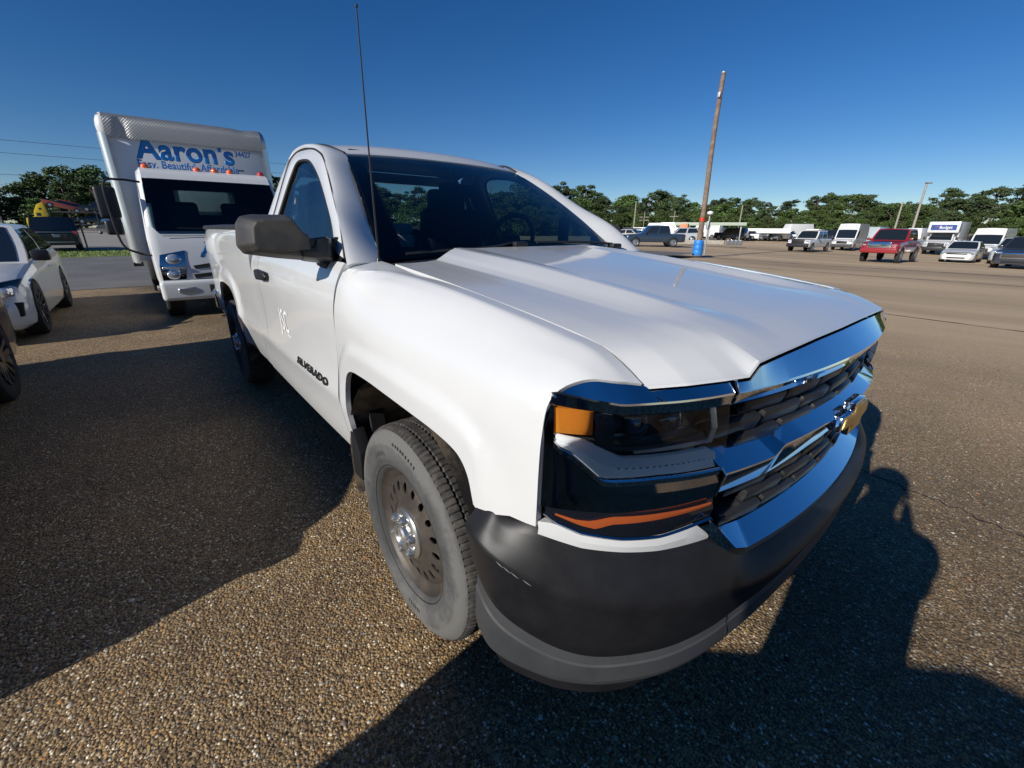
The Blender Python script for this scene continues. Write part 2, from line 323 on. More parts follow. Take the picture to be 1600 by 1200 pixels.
def coons(B, T, Lf, Rt, nu, nv, us=None):
    """2-D Coons patch; B and T are matched control lists, Lf and Rt run bottom to top"""
    B = np.array(B, float); T = np.array(T, float); k = len(B); tt = np.linspace(0, k - 1, nu)
    b = np.c_[np.interp(tt, range(k), B[:, 0]), np.interp(tt, range(k), B[:, 1])]; tp = np.c_[np.interp(tt, range(k), T[:, 0]), np.interp(tt, range(k), T[:, 1])]
    def edge(E, n):
        E = catmull(E, 60); s = np.r_[0, np.cumsum(np.hypot(*np.diff(E, axis=0).T))]; s /= s[-1]; q = np.linspace(0, 1, n)
        return np.c_[np.interp(q, s, E[:, 0]), np.interp(q, s, E[:, 1])]
    l = edge(Lf, nv); r = edge(Rt, nv); u = np.linspace(0, 1, nu)[:, None, None]; v = np.linspace(0, 1, nv)[None, :, None]
    return (1 - v) * b[:, None] + v * tp[:, None] + (1 - u) * l[None] + u * r[None] - ((1 - u) * (1 - v) * b[0] + u * (1 - v) * b[-1] + (1 - u) * v * tp[0] + u * v * tp[-1])
def smooth_pts(pts, n): return catmull(pts, n)
def sstep(a, b, x): u = np.clip((x - a) / (b - a), 0, 1); return u * u * (3 - 2 * u)
def ground_z(x, y):
    return -.0185 * np.clip(np.asarray(y, float) - 8, 0, 46) * np.clip((np.asarray(x, float) + 32) / 26, 0, 1)

# ------------------------------------------------------------------ setting
def build_setting():
    # one ground sheet out to the horizon, finer near the camera
    def axis(lo, hi, near, step):
        a = list(np.arange(-near, near + .01, step)); s = step; x = near
        while x < hi: s *= 1.35; x += s; a.append(min(x, hi))
        s = step; x = -near
        while x > lo: s *= 1.35; x -= s; a.insert(0, max(x, lo))
        return np.array(sorted(set(np.round(a, 3))))
    xs = axis(-1500, 1500, 60, 3.0); ys = axis(-1500, 1500, 70, 3.0)
    X, Y = np.meshgrid(xs, ys, indexing='ij'); P = np.stack([X, Y, ground_z(X, Y)], -1)
    tag(sheet('ground', P, 'pebble_pavement'), 'brown pebble pavement of the vehicle lot', kind='structure')
    # access road, grass verge and the next lot, behind the box truck
    def strip(name, x0, x1, z, mat, label):
        xa = np.linspace(x0, x1, 12); ya = np.linspace(-160, 26, 60); A, B = np.meshgrid(xa, ya, indexing='ij')
        e = .18 * np.sin(B * .9) + .12 * np.sin(B * 2.3 + 1) + .06 * np.sin(B * 6)
        A = A + e * (np.abs(A - x1) < 1e-6); z = z + .0145 * np.clip(-36.8 - A, 0, 75) + 0 * B; return tag(sheet(name, np.stack([A, B, z], -1), mat), label, kind='structure')
    strip('road', -28.6, -12.9, .008, 'asphalt', 'grey asphalt road behind the box truck')
    strip('grass_verge', -37.0, -28.4, .014, 'grass', 'mown grass verge beside the road')
    strip('lot_pavement', -260, -36.8, .020, 'far_concrete', 'pale paved lot beyond the fence')
    # tufts on the verge
    n = 9000; bx = rng.uniform(-36.8, -28.7, n); by = rng.uniform(-22, 6, n); V = []; F = []
    h = rng.uniform(.03, .10, n); a = rng.uniform(0, 6.28, n); w = .02
    for i in range(n):
        c, s = math.cos(a[i]) * w, math.sin(a[i]) * w; k = len(V)
        V += [(bx[i] - c, by[i] - s, .012), (bx[i] + c, by[i] + s, .012), (bx[i] + s * 1.5, by[i] - c * 1.5, .014 + h[i])]; F.append((k, k + 1, k + 2))
    tag(raw('grass', V, F, 'grass_blade', smooth=False), 'short grass of the roadside verge', kind='stuff')
    # loose and half-buried stones of the pavement near the truck
    n = 210000
    th = rng.uniform(0, 2 * np.pi, n); rr = 7.0 * rng.random(n) ** .75; px = CAM.x - .5 + rr * np.cos(th); py = CAM.y + .2 + rr * np.sin(th)
    d = np.stack([px - CAM.x, py - CAM.y], -1); ang = np.degrees(np.arctan2(d[:, 1], d[:, 0])) % 360
    keep = ((ang > 78) & (ang < 205)) | (rr < .5); px, py, rr = px[keep], py[keep], rr[keep]; n = len(px)
    s = rng.lognormal(math.log(.0036), .36, n).clip(.0018, .011)
    oct_ = np.array([(1, 0, 0), (.35, .9, 0), (-.75, .7, 0), (-.9, -.35, 0), (.1, -1, 0), (.15, .05, .75)]); of = np.array([(0, 1, 5), (1, 2, 5), (2, 3, 5), (3, 4, 5), (4, 0, 5)])
    jit = oct_[None] * rng.uniform(.75, 1.25, (n, 6, 3)); ca, sa = np.cos(th[:n]), np.sin(th[:n]); el = rng.uniform(.7, 1.5, n)
    x0 = jit[..., 0] * el[:, None]; y0 = jit[..., 1]
    V = np.stack([px[:, None] + s[:, None] * (x0 * ca[:, None] - y0 * sa[:, None]), py[:, None] + s[:, None] * (x0 * sa[:, None] + y0 * ca[:, None]), s[:, None] * jit[..., 2] * 1.05 - .0006], -1).reshape(-1, 3)
    F = (of[None] + 6 * np.arange(n)[:, None, None]).reshape(-1, 3)
    me = bpy.data.meshes.new('pebbles'); me.vertices.add(len(V)); me.vertices.foreach_set('co', V.astype(np.float32).ravel())
    me.loops.add(F.size); me.loops.foreach_set('vertex_index', F.astype(np.int32).ravel()); me.polygons.add(len(F)); me.polygons.foreach_set('loop_start', np.arange(0, F.size, 3, dtype=np.int32))
    me.update(); me.validate()
    pal = np.array([(.050, .036, .024), (.085, .057, .034), (.125, .083, .047), (.17, .12, .072), (.21, .135, .058), (.24, .19, .13), (.11, .10, .09), (.30, .26, .205), (.42, .39, .35), (.28, .12, .04)])
    pr = np.array([.15, .18, .18, .14, .08, .08, .09, .05, .02, .03]); ci = rng.choice(len(pal), n, p=pr / pr.sum()); C = pal[ci] * np.array([1.5, 1.48, 1.38]) * rng.uniform(.75, 1.25, (n, 1))
    at = me.color_attributes.new('stone', 'FLOAT_COLOR', 'POINT'); at.data.foreach_set('color', np.c_[np.repeat(C, 6, 0), np.ones(6 * n)].astype(np.float32).ravel())
    tag(link('pebbles', me, 'pebble', smooth=False), 'fine brown and grey stones of the pavement', kind='stuff')
    # tarry joints across the pavement
    def crack(pts, w, seed):
        r = np.random.default_rng(seed); P = catmull(pts, 70); P[:, 1] += r.normal(0, .012, 70); P[:, 0] += r.normal(0, .012, 70); W = w * r.uniform(.3, 1.4, 70)
        T = np.gradient(P, axis=0); T /= np.linalg.norm(T, axis=1)[:, None]; Nn = np.c_[-T[:, 1], T[:, 0]]
        A = P + Nn * W[:, None]; B = P - Nn * W[:, None]; V = np.c_[np.vstack([A, B]), np.full(140, .0)]; V[:, 2] = ground_z(V[:, 0], V[:, 1]) + .004
        tag(raw('pavement_crack', V, [(i, i + 1, 71 + i, 70 + i) for i in range(69)], 'crack_tar', smooth=False), 'dark tarry joint across the pavement', kind='structure')
    crack([(.4, 1.75), (1.0, 1.62), (1.6, 1.5), (2.4, 1.42)], .006, 1); crack([(-6, 9.2), (-2, 8.8), (2, 8.3), (5, 8.2)], .025, 2)
    crack([(-14, 21), (-6, 20), (0, 19.5), (5, 19)], .05, 3); crack([(-16, 27), (-9, 26), (-1, 26), (6, 25)], .1, 4)
build_setting()

# ------------------------------------------------------------------ the white pickup
XR = -3.378
def gfun(y): y = np.abs(y); return .943 - .185 * y * y - .232 * y**8
def build_wheel(parent, x, side, R=.388, yc=.8725):
    c = (x, side * yc, R); w = bpy.data.objects.new('wheel', None); col.objects.link(w); w.parent = parent
    half = [(.233, .098), (.242, .108), (.252, .112), (.27, .1165), (.275, .1195), (.30, .122), (.325, .1225), (.332, .1205), (.35, .117), (.363, .1105), (.374, .1015)]
    outer = [(.374, .1015), (.381, .094), (.3855, .084), (.387, .070), (.379, .0685), (.379, .0615), (.388, .060), (.388, .030), (.380, .0285), (.380, .0225), (.388, .021)]
    tr = outer + [(r, -a) for r, a in outer[::-1]]
    sw_o = lathe('sidewall', half, 120, c, side, 'tyre', w); at_ = sw_o.data.attributes.new('dust', 'FLOAT', 'POINT'); at_.data.foreach_set('value', np.tile([.0, .1, .15, .2, .3, .32, .40, .62, .80, .85, .5], 120).astype(np.float32))
    rr2 = np.random.default_rng(int(abs(x) * 100) + 3)
    for (ra, rb, axx, a0, cnt) in ((.337, .349, .1195, 1.2, 9), (.288, .304, .1215, 1.9, 7), (.288, .304, .1215, 4.7, 6), (.337, .349, .1195, 4.2, 10)):
        V_ = []; F_ = []
        for q_ in range(cnt):
            aa = a0 + q_ * .052; wd_ = rr2.uniform(.016, .034)
            for (r_, a_) in ((ra, aa), (rb, aa), (rb, aa + wd_), (ra, aa + wd_)): V_.append((c[0] + r_ * math.cos(a_), c[1] + side * (axx + .0022), c[2] + r_ * math.sin(a_)))
            F_.append(tuple(range(len(V_) - 4, len(V_))))
        raw('sidewall_rib', V_, F_, 'tyre_inner', w, smooth=False); lathe('sidewall', [(r, -a) for r, a in half], 60, c, side, 'tyre', w)
    def mod(i, j):
        jj = j if j < len(outer) else len(tr) - 1 - j
        if jj <= 3: return .006 if i % 4 == 0 else 0
        if jj in (6, 7): return .006 if (i + 2) % 4 == 0 else 0
        return .005 if jj == 10 and i % 4 == 0 else 0
    lathe('tread', tr, 440, c, side, 'tread', w, mod, sharp=20)
    lathe('rim', [(.235, .094), (.240, .104), (.243, .1085), (.247, .107), (.248, .098), (.243, .094)][::-1] + [(.233, .098), (.229, .092), (.222, .084), (.214, .080), (.207, .076), (.197, .070)], 96, c, side, 'steel_wheel', w)
    tube('bead_gap', [(c[0] + .2495 * math.cos(a), c[1] + side * .1085, c[2] + .2495 * math.sin(a)) for a in np.linspace(0, 2 * math.pi, 73)], .0035, 'black_matte', w, 6)
    # disc with a ring of oval holes
    nh = 18; V = []; F = []; r0, r1, nb = .112, .199, 16
    def ax(r): return float(np.interp(r, [.09, .112, .135, .165, .190, .2], [.099, .097, .092, .088, .081, .072]))
    for k in range(nh):
        a0 = 2 * math.pi * k / nh; da = math.pi / nh; base = len(V); ring = []; hole = []
        for q in range(nb):
            ph = 2 * math.pi * q / nb; cx, sx = math.cos(ph), math.sin(ph); sc_ = 1 / max(abs(cx), abs(sx))
            ring.append(((r0 + r1) / 2 + (r1 - r0) / 2 * cx * sc_, a0 + da * sx * sc_)); hole.append((.163 + .0195 * cx, a0 + .0120 / .163 * sx))
        for lst, dz in ((ring, 0), (hole, 0), (hole, -.005)):
            for r, a in lst: V.append((c[0] + r * math.cos(a), c[1] + side * (ax(r) + dz), c[2] + r * math.sin(a)))
        for q in range(nb):
            q2 = (q + 1) % nb
            F.append((base + q, base + q2, base + nb + q2, base + nb + q)); F.append((base + nb + q, base + nb + q2, base + 2 * nb + q2, base + 2 * nb + q))
    raw('disc', V, F, 'steel_wheel', w)
    lathe('hub_plate', [(.113, .0955), (.10, .098), (.08, .099), (.0, .099)], 48, c, side, 'steel_wheel', w)
    lathe('brake_drum', [(.203, -.11), (.203, .02), (.19, .012), (.0, .012)], 48, c, side, 'black_matte', w); lathe('axle', [(.05, .0), (.05, -.5), (0, -.5)], 16, c, side, 'underbody', w)
    cap = lathe('centre_cap', [(.092, .096), (.091, .106), (.084, .113), (.064, .117), (.050, .119), (.047, .133), (.040, .138), (.034, .135), (.030, .128), (.0, .127)], 48, c, side, 'cap_chrome', w)
    for k in range(6):
        a = 2 * math.pi * k / 6 + .3; cc = (c[0] + .066 * math.cos(a), c[1], c[2] + .066 * math.sin(a))
        lathe('lug_nut', [(.0155, .108), (.0155, .129), (.012, .135), (.008, .136), (.0, .131)], 14, cc, side, 'cap_chrome', cap)
    return w

T = thing('pickup_truck', 'white regular-cab pickup truck with a long bed, black bumper and chrome grille', 'pickup truck')
SL = np.array([.40, .48, .56, .62, .68, .72, .76, .84, .92, 1.0, 1.08, 1.16, 1.20, 1.24, 1.30])
door_y = np.array([.925, .948, .960, .966, .974, .980, .976, .969, .967, .969, .971, .964, .954, .938, .900])
FX = np.array([-.62, -.43, -.2, .1, .4, .58, .66, .80])
FY = np.array([door_y + [0, 0, 0, 0, 0, 0, 0, 0, 0, 0, -.001, -.003, -.006, -.02, -.06],
    [.925, .948, .960, .966, .972, .974, .972, .969, .969, .971, .970, .958, .947, .920, .787],
    [.93, .95, .962, .968, .971, .972, .972, .971, .971, .972, .960, .917, .877, .832, .777],
    [.93, .95, .962, .968, .971, .972, .972, .971, .971, .966, .942, .888, .851, .816, .776],
    [.93, .95, .962, .968, .970, .970, .970, .968, .966, .960, .937, .883, .848, .815, .776],
    [.93, .95, .955, .957, .957, .957, .957, .956, .955, .951, .934, .879, .845, .813, .776],
    [.93, .94, .94, .94, .941, .941, .941, .940, .939, .936, .926, .873, .840, .811, .776],
    [.86, .86, .86, .86, .860, .860, .860, .858, .857, .855, .850, .836, .822, .802, .777]])
FZT = np.array([(1.08, 1.157, 1.194, 1.232, 1.28), (1.081, 1.162, 1.206, 1.252, 1.274), (1.083, 1.173, 1.221, 1.247, 1.249), (1.085, 1.165, 1.203, 1.227, 1.2285), (1.081, 1.146, 1.175, 1.195, 1.196), (1.079, 1.136, 1.156, 1.171, 1.172), (1.079, 1.131, 1.147, 1.158, 1.158), (1.05, 1.073, 1.074, 1.076, 1.083)])
FZ = np.array([np.r_[SL[:10], q] for q in FZT])
F_ARCH = catmull([(-.385, .487), (-.415, .60), (-.428, .70), (-.41, .82), (-.345, .887), (-.203, .899), (-.043, .895), (.151, .888), (.269, .882), (.36, .869), (.406, .849), (.438, .809), (.457, .745)], 49)
R_ARCH = catmull([(-3.86, .53), (-3.835, .64), (-3.82, .75), (-3.76, .86), (-3.66, .915), (-3.5, .932), (-3.378, .935), (-3.25, .932), (-3.1, .917), (-3.0, .87), (-2.945, .78), (-2.925, .65), (-2.90, .5)], 49)
def archdist(A, x, s):
    d = np.full(np.shape(x), 9.)
    for (x0, z0), (x1, z1) in zip(A[:-1], A[1:]):
        dx, dz = x1 - x0, z1 - z0; u = np.clip(((x - x0) * dx + (s - z0) * dz) / (dx * dx + dz * dz), 0, 1)
        d = np.minimum(d, np.hypot(x - x0 - u * dx, s - z0 - u * dz))
    return d
def table(xs, TY, TZ, x, s):
    y = np.zeros_like(x); z = np.zeros_like(x); sr = s.ravel(); wl = (.85 * sstep(1.17, 1.20, sr))[:, None]
    lin = lambda A: np.stack([np.interp(sr, SL, A[k]) for k in range(len(A))], 1)
    rowy = cub(SL, TY.T, sr) * (1 - wl) + lin(TY) * wl; rowz = cub(SL, TZ.T, sr) * (1 - wl) + lin(TZ) * wl
    for i, xx in enumerate(x.ravel()):
        y.flat[i] = cub(xs, rowy[i], xx); z.flat[i] = cub(xs, rowz[i], xx)
    return y, z
def fender_pt(UV):
    x, s = UV[..., 0], UV[..., 1]; y, z = table(FX, FY, FZ, x, s); fl = .015 * (1 - sstep(.06, .115, archdist(F_ARCH, x, s))) * (1 - sstep(1.0, 1.12, s))
    return np.stack([x, -(y + fl), z], -1)
def door_pt(UV):
    x, s = UV[..., 0], UV[..., 1]; y = cub(SL, door_y, s); return np.stack([x, -(y + .004 * np.sin(np.clip((-x - .5) / 1.5, 0, 1) * np.pi)), s], -1)
bed_s = np.array([.46, .56, .66, .71, .76, .84, .95, 1.08, 1.18, 1.26, 1.32, 1.36, 1.385]); bed_y = np.array([.94, .958, .970, .976, .968, .964, .964, .967, .967, .961, .949, .935, .915])
def bed_pt(UV):
    x, s = UV[..., 0], UV[..., 1]; y = cub(bed_s, bed_y, s); fl = .020 * (1 - sstep(.07, .14, archdist(R_ARCH, x, s))); tp = .02 * sstep(-4.2, -4.7, x) if False else .03 * np.clip((-x - 4.2) / .5, 0, 1)**2
    return np.stack([x, -(y + fl - tp), s], -1)
# fender
fb = [(-.505, .455), (-.44, .468)] + [tuple(q) for q in F_ARCH] + [(.47, .738), (.57, .765), (.645, .775)]
_fx = [-.43, -.42, -.41, -.40, -.385, -.35, -.28, -.19, -.04, .15, .27, .37, .43, .48, .53, .58, .68, .762]
ft = [(x, 1.3) for x in np.r_[_fx[:2], np.interp(np.linspace(2, 14, 49), range(18), _fx), _fx[15:]]]
UV = coons(fb, ft, [(-.505, .455), (-.53, .60), (-.537, .75), (-.505, .97), (-.465, 1.15), (-.43, 1.30)], [(.645, .775), (.648, .97), (.655, 1.06), (.668, 1.105), (.693, 1.145), (.735, 1.21), (.762, 1.30)], 160, 36)
FEDGE = fender_pt(UV)[-1]
panel('fender', fender_pt(UV), 'white_paint', T, .02, both=True, sharp=30)
# door skin, cab corner, rocker
def dl(pts): return pts
DR = [(-1.70, .475), (-1.755, .60), (-1.832, .74), (-1.845, .92), (-1.845, 1.12), (-1.848, 1.272)]; DF = [(-.509, .475), (-.535, .60), (-.542, .75), (-.510, .97), (-.470, 1.15), (-.444, 1.272)]
UV = coons([(-1.70, .475), (-.509, .475)], [(-1.848, 1.272), (-.444, 1.272)], DR, DF, 60, 40); Pd = door_pt(UV)
doors = panel('door', Pd, 'white_paint', T, .02, both=True)
CR = [(-2.062, .475), (-2.062, .7), (-2.062, .95), (-2.062, 1.272)]
UV = coons([(-2.062, .475), (-1.706, .475)], [(-2.062, 1.272), (-1.854, 1.272)], CR, [(a - .006, b) for a, b in DR], 12, 40); panel('cab_corner', door_pt(UV), 'white_paint', T, .02, both=True)
ry = np.array([(.88, .425), (.912, .428), (.926, .438), (.932, .455), (.930, .468)]); xs_ = np.linspace(-2.06, -.515, 24)
panel('rocker_panel', np.stack([[(x, -y, z) for y, z in ry] for x in xs_]), 'white_paint', T, .02, both=True)
# greenhouse
O_ = np.array([(-.47, .906, 1.283), (-.636, .850, 1.408), (-.869, .786, 1.541), (-1.139, .715, 1.70), (-1.314, .685, 1.761), (-1.483, .67, 1.793), (-1.70, .662, 1.808), (-1.80, .664, 1.803), (-1.872, .68, 1.77), (-1.897, .72, 1.68), (-1.89, .80, 1.50), (-1.867, .868, 1.36), (-1.848, .908, 1.278)])
W_ = np.array([(-.62, .893, 1.31), (-.73, .855, 1.40), (-.90, .812, 1.50), (-1.125, .758, 1.612), (-1.317, .720, 1.69), (-1.45, .702, 1.73), (-1.62, .69, 1.748), (-1.70, .69, 1.744), (-1.752, .70, 1.715), (-1.772, .735, 1.64), (-1.775, .80, 1.50), (-1.768, .862, 1.37), (-1.76, .904, 1.28)])
Oc, Wc = catmull(O_, 90), catmull(W_, 90); sy = np.array([1, -1, 1]); fr_ = ruled(Oc, Wc, 5, .006, (0, 1, .3)) * sy
for i_, d in enumerate(doors): 
    s_ = 1 if i_ == 0 else -1
    panel('window_frame', fr_ * [1, s_, 1], 'white_paint', d, .02, ref=(-1.2, 0, 1.2))
    Wi = W_.copy(); Wi[:, 1] -= .012; wc = catmull(Wi, 60); cen = np.array([-1.3, .83, 1.37]); lo = np.linspace(wc[0], wc[-1], 60)
    gl_ = ruled(wc, np.c_[lo[:, 0], lo[:, 1] + .0, lo[:, 2] - .03], 8) * sy * [1, s_, 1]
    sheet('window_glass', gl_, 'side_glass', d)
    tube('door_seam', [tuple(q) for q in catmull(O_ + [0, .001, 0], 80) * sy * [1, s_, 1]], .0055, 'rubber_seal', d, 6)
    tube('window_seal', [tuple(q) for q in catmull(Wi + [0, .006, 0], 70) * sy * [1, s_, 1]], .009, 'rubber_seal', d, 6)
    bel = [(x, s_ * -(y + .006), z) for x, y, z in [(-.60, .905, 1.283), (-1.0, .917, 1.279), (-1.4, .919, 1.276), (-1.78, .911, 1.277)]]
    tube('belt_moulding', bel, .011, 'black_plastic', d, 6)
WD = np.array([(-.442, .778, 1.260), (-.62, .727, 1.36), (-.85, .668, 1.51), (-1.1, .606, 1.665), (-1.245, .576, 1.752), (-1.40, .612, 1.80), (-1.6, .628, 1.823), (-1.80, .628, 1.821), (-1.93, .615, 1.80)])
OP = np.array([(-.428, .916, 1.262), (-.626, .857, 1.418), (-.869, .790, 1.545), (-1.10, .728, 1.684), (-1.25, .697, 1.745), (-1.42, .676, 1.788), (-1.62, .667, 1.812), (-1.80, .668, 1.808), (-1.885, .684, 1.777)])
panel('roof_pillar', ruled(catmull(WD, 80), catmull(OP, 80), 9, .022, (.35, .75, .5)) * sy, 'white_paint', T, .02, ref=(-1.2, 0, 1.2), both=True)
cp0 = catmull(np.array([(-1.80, .668, 1.808), (-1.885, .684, 1.777), (-1.905, .724, 1.682), (-1.897, .804, 1.502), (-1.874, .872, 1.362), (-1.855, .912, 1.278)]), 40); cp1 = catmull(np.array([(-1.93, .615, 1.80), (-2.02, .64, 1.765), (-2.045, .70, 1.68), (-2.055, .795, 1.5), (-2.06, .865, 1.36), (-2.062, .905, 1.278)]), 40)
panel('rear_pillar', ruled(cp0, cp1, 6, .012, (-.3, .9, .2)) * sy, 'white_paint', T, .02, ref=(-1.2, 0, 1.2), both=True)
rxc = np.array([-1.25, -1.40, -1.6, -1.80, -1.93, -2.02]); rxe = WD[4:, :]; Rr = []
cz = np.array([1.770, 1.832, 1.858, 1.856, 1.838, 1.80]); re = np.vstack([rxe, [(-2.02, .60, 1.77)]]); tt = np.linspace(0, 5, 40); yy = np.linspace(-1, 1, 41)
ce = cub(range(6), cz, tt); xe = cub(range(6), re[:, 0], tt); ye = cub(range(6), re[:, 1], tt); ze = cub(range(6), re[:, 2], tt); xc_ = cub(range(6), rxc + [.004, .01, 0, 0, 0, 0], tt)
Rr = np.stack([np.stack([xc_ + (xe - xc_) * abs(v)**2, ye * v, ce - (ce - ze) * abs(v)**2.6], -1) for v in yy], 1)
panel('roof', Rr, 'white_paint', T, .02, ref=(-1.6, 0, 1.2))
for s_ in (1, -1): tube('roof_ditch', [tuple(q) for q in catmull(WD[4:] + [0, .0, .004], 30) * [1, s_, 1]], .006, 'rubber_seal', T, 6)
# windshield
wb = np.array([(-.50, -.752, 1.266), (-.455, -.4, 1.287), (-.44, 0, 1.292), (-.455, .4, 1.287), (-.50, .752, 1.266)]); wt = np.array([(-1.235, -.578, 1.744), (-1.240, -.3, 1.758), (-1.243, 0, 1.764), (-1.240, .3, 1.758), (-1.235, .578, 1.744)])
wb_, wt_ = catmull(wb, 41), catmull(wt, 41); ws = ruled(wb_, wt_, 24, .028, (.5, 0, .85)); wsh = sheet('windshield', ws, 'windshield_glass', T)
def band(i0, i1, j0, j1, name):
    sheet(name, ws[i0:i1, j0:j1] - np.array([.004, 0, .006]), 'frit', wsh)
band(0, 4, 0, 24, 'frit_band'); band(37, 41, 0, 24, 'frit_band'); band(0, 41, 0, 2, 'frit_band'); band(0, 41, 22, 24, 'frit_band'); band(18, 23, 20, 23, 'frit_band')
# cowl and wipers
cw = np.stack([np.c_[wb_[:, 0] + .02, wb_[:, 1] * 1.0, wb_[:, 2] - .008], np.c_[np.interp(np.abs(wb_[:, 1]), [0, .45, .63, .76], [-.38, -.38, -.33, -.32]), wb_[:, 1], np.interp(np.abs(wb_[:, 1]), [0, .45, .63, .76], [1.262, 1.258, 1.238, 1.235])]], 1)
panel('cowl', cw, 'black_plastic', T, .02, ref=(-.4, 0, .8))
for pts in ([(-.50, -.05, 1.325), (-.46, -.25, 1.305), (-.455, -.45, 1.298), (-.475, -.66, 1.287)], [(-.50, .70, 1.305), (-.47, .45, 1.318), (-.47, .2, 1.322), (-.475, .06, 1.322)]):
    wp = tube('wiper', [tuple(q) for q in catmull(np.array(pts) + [.012, 0, .008], 24)], .006, 'black_plastic', T, 6); p0 = pts[0]
    rbox('wiper_pivot', (.05, .08, .03), (p0[0] + .03, p0[1], p0[2] - .005), 'black_plastic', wp, .01)
# hood
HY = np.array([0, .2, .34, .41, .44, .50, .525, .562, .62, .70, .768]); HV = np.array([0, .35, .57, .75, .9, .935, 1.0])
HZ = np.array([[1.312, 1.312, 1.312, 1.314, 1.313, 1.294, 1.284, 1.271, 1.268, 1.267, 1.268],
               [1.268, 1.267, 1.266, 1.279, 1.277, 1.256, 1.247, 1.237, 1.234, 1.233, 1.233],
               [1.240, 1.238, 1.232, 1.247, 1.245, 1.227, 1.220, 1.212, 1.209, 1.208, 1.207],
               [1.212, 1.210, 1.203, 1.217, 1.216, 1.202, 1.197, 1.191, 1.188, 1.186, 1.184],
               [1.186, 1.185, 1.181, 1.184, 1.184, 1.181, 1.179, 1.175, 1.168, 1.162, 1.158],
               [1.175, 1.174, 1.171, 1.173, 1.173, 1.170, 1.168, 1.160, 1.155, 1.150, 1.146],
               [1.140, 1.140, 1.138, 1.137, 1.1365, 1.135, 1.134, 1.110, 1.109, 1.106, 1.100]])
def hx0(y): return np.interp(np.abs(y), [0, .44, .50, .63, .768], [-.44, -.45, -.42, -.365, -.34])
def hx1(y): return np.interp(np.abs(y), [0, .3, .5, .525, .562, .62, .70, .768], [.880, .877, .873, .872, .871, .850, .812, .762])
ya = np.unique(np.r_[np.linspace(0, .768, 48), HY]); ya = np.r_[-ya[::-1], ya[1:]]; va = np.linspace(0, 1, 56)
zcol = cub(HV, HZ, va)                                   # (v, len HY)
Hd = np.zeros((len(va), len(ya), 3))
for i, v in enumerate(va):
    k = max(.9, float(sstep(.80, 1.0, v))); z = (1 - k) * cub(HY, zcol[i], np.abs(ya)) + k * np.interp(np.abs(ya), HY, zcol[i])
    Hd[i] = np.stack([hx0(ya) + (hx1(ya) - hx0(ya)) * v, ya, z], -1)
# rounded leading edge
e1 = Hd[-1] + [.006, 0, -.007]; Hd = np.concatenate([Hd[:-1], (Hd[-1] - [.004, 0, 0])[None], (Hd[-1] + [.003, 0, -.0025])[None], e1[None]])
panel('hood', Hd, 'white_paint', T, .018, ref=(.2, 0, .8), sharp=25)
tag(T.children[-1], 'white hood with raised ridges')
# inner body: dark structure behind the gaps
rbox('engine_bay', (1.05, 1.40, .55), (.2, 0, .83), 'underbody', T, .05); rbox('underbody', (5.0, 1.15, .30), (-2.0, 0, .52), 'underbody', T, .03); rbox('cab_floor', (1.55, 1.78, .30), (-1.28, 0, .62), 'underbody', T, .03)
for s_ in (1, -1):
    for (xa, za) in ((.0, .45), (XR, .47)):
        a = np.linspace(-.35, math.pi + .35, 26); pr = [(.49, -.975), (.485, -.93), (.48, -.75), (.47, -.56)]
        g = np.stack([[(xa + r * math.cos(q) * 1.0 - .0, s_ * y * -1 * -1, za + r * .97 * math.sin(q)) for (r, y) in pr] for q in a]); sheet('wheel_liner', g, 'liner', T)
        gg = np.stack([[(xa + r * math.cos(q), s_ * -.56, za + r * .97 * math.sin(q)) for r in (.0, .47)] for q in a]); sheet('wheel_liner', gg, 'underbody', T)
    prism('fender_gap_filler', [(-.53, .47), (-.40, .47), (-.44, .9), (-.40, 1.2), (-.48, 1.24), (-.50, 1.0)], lambda u, v, d, s_=s_: (u, s_ * d, v), .84, .90, 'underbody', T, 0)
    prism('mud_guard', [(-.46, .40), (-.37, .40), (-.36, .53), (-.42, .62), (-.45, .60)], lambda u, v, d, s_=s_: (u, s_ * d, v), -.93, -.98, 'black_plastic', T, .004)
# bed
bb = [(-4.70, .58), (-4.2, .55)] + [tuple(q) for q in R_ARCH] + [(-2.6, .485), (-2.3, .48), (-2.078, .475)]
bt = [(x, 1.385) for x in np.r_[-4.70, -4.3, np.linspace(-4.05, -2.72, 49), -2.55, -2.3, -2.078]]
UV = coons(bb, bt, [(-4.70, .58), (-4.71, .9), (-4.70, 1.2), (-4.68, 1.385)], [(-2.078, .475), (-2.078, .8), (-2.078, 1.1), (-2.078, 1.385)], 150, 30)
panel('bed_side', bed_pt(UV), 'white_paint', T, .03, both=True)
for s_ in (1, -1):
    tube('bed_rail_cap', [(-4.68, s_ * .905, 1.388), (-3.4, s_ * .907, 1.392), (-2.085, s_ * .905, 1.390)], .024, 'black_plastic', T, 10)
    rbox('bed_wall', (2.58, .03, .55), (-3.38, s_ * .80, 1.10), 'white_paint', T, .005)
    rbox('tail_light', (.10, .13, .42), (-4.67, s_ * .845, 1.08), 'red_lamp', T, .02)
rbox('bed_floor', (2.6, 1.64, .04), (-3.38, 0, .84), 'white_paint', T, .005); rbox('bed_front_wall', (.04, 1.66, .52), (-2.10, 0, 1.11), 'white_paint', T, .01)
tg = rbox('tailgate', (.06, 1.58, .56), (-4.68, 0, 1.09), 'white_paint', T, .02); rbox('handle', (.03, .22, .08), (-4.715, 0, 1.25), 'black_plastic', tg, .01)
rbox('rear_bumper', (.20, 1.92, .22), (-4.80, 0, .62), 'chrome', T, .05, 3)
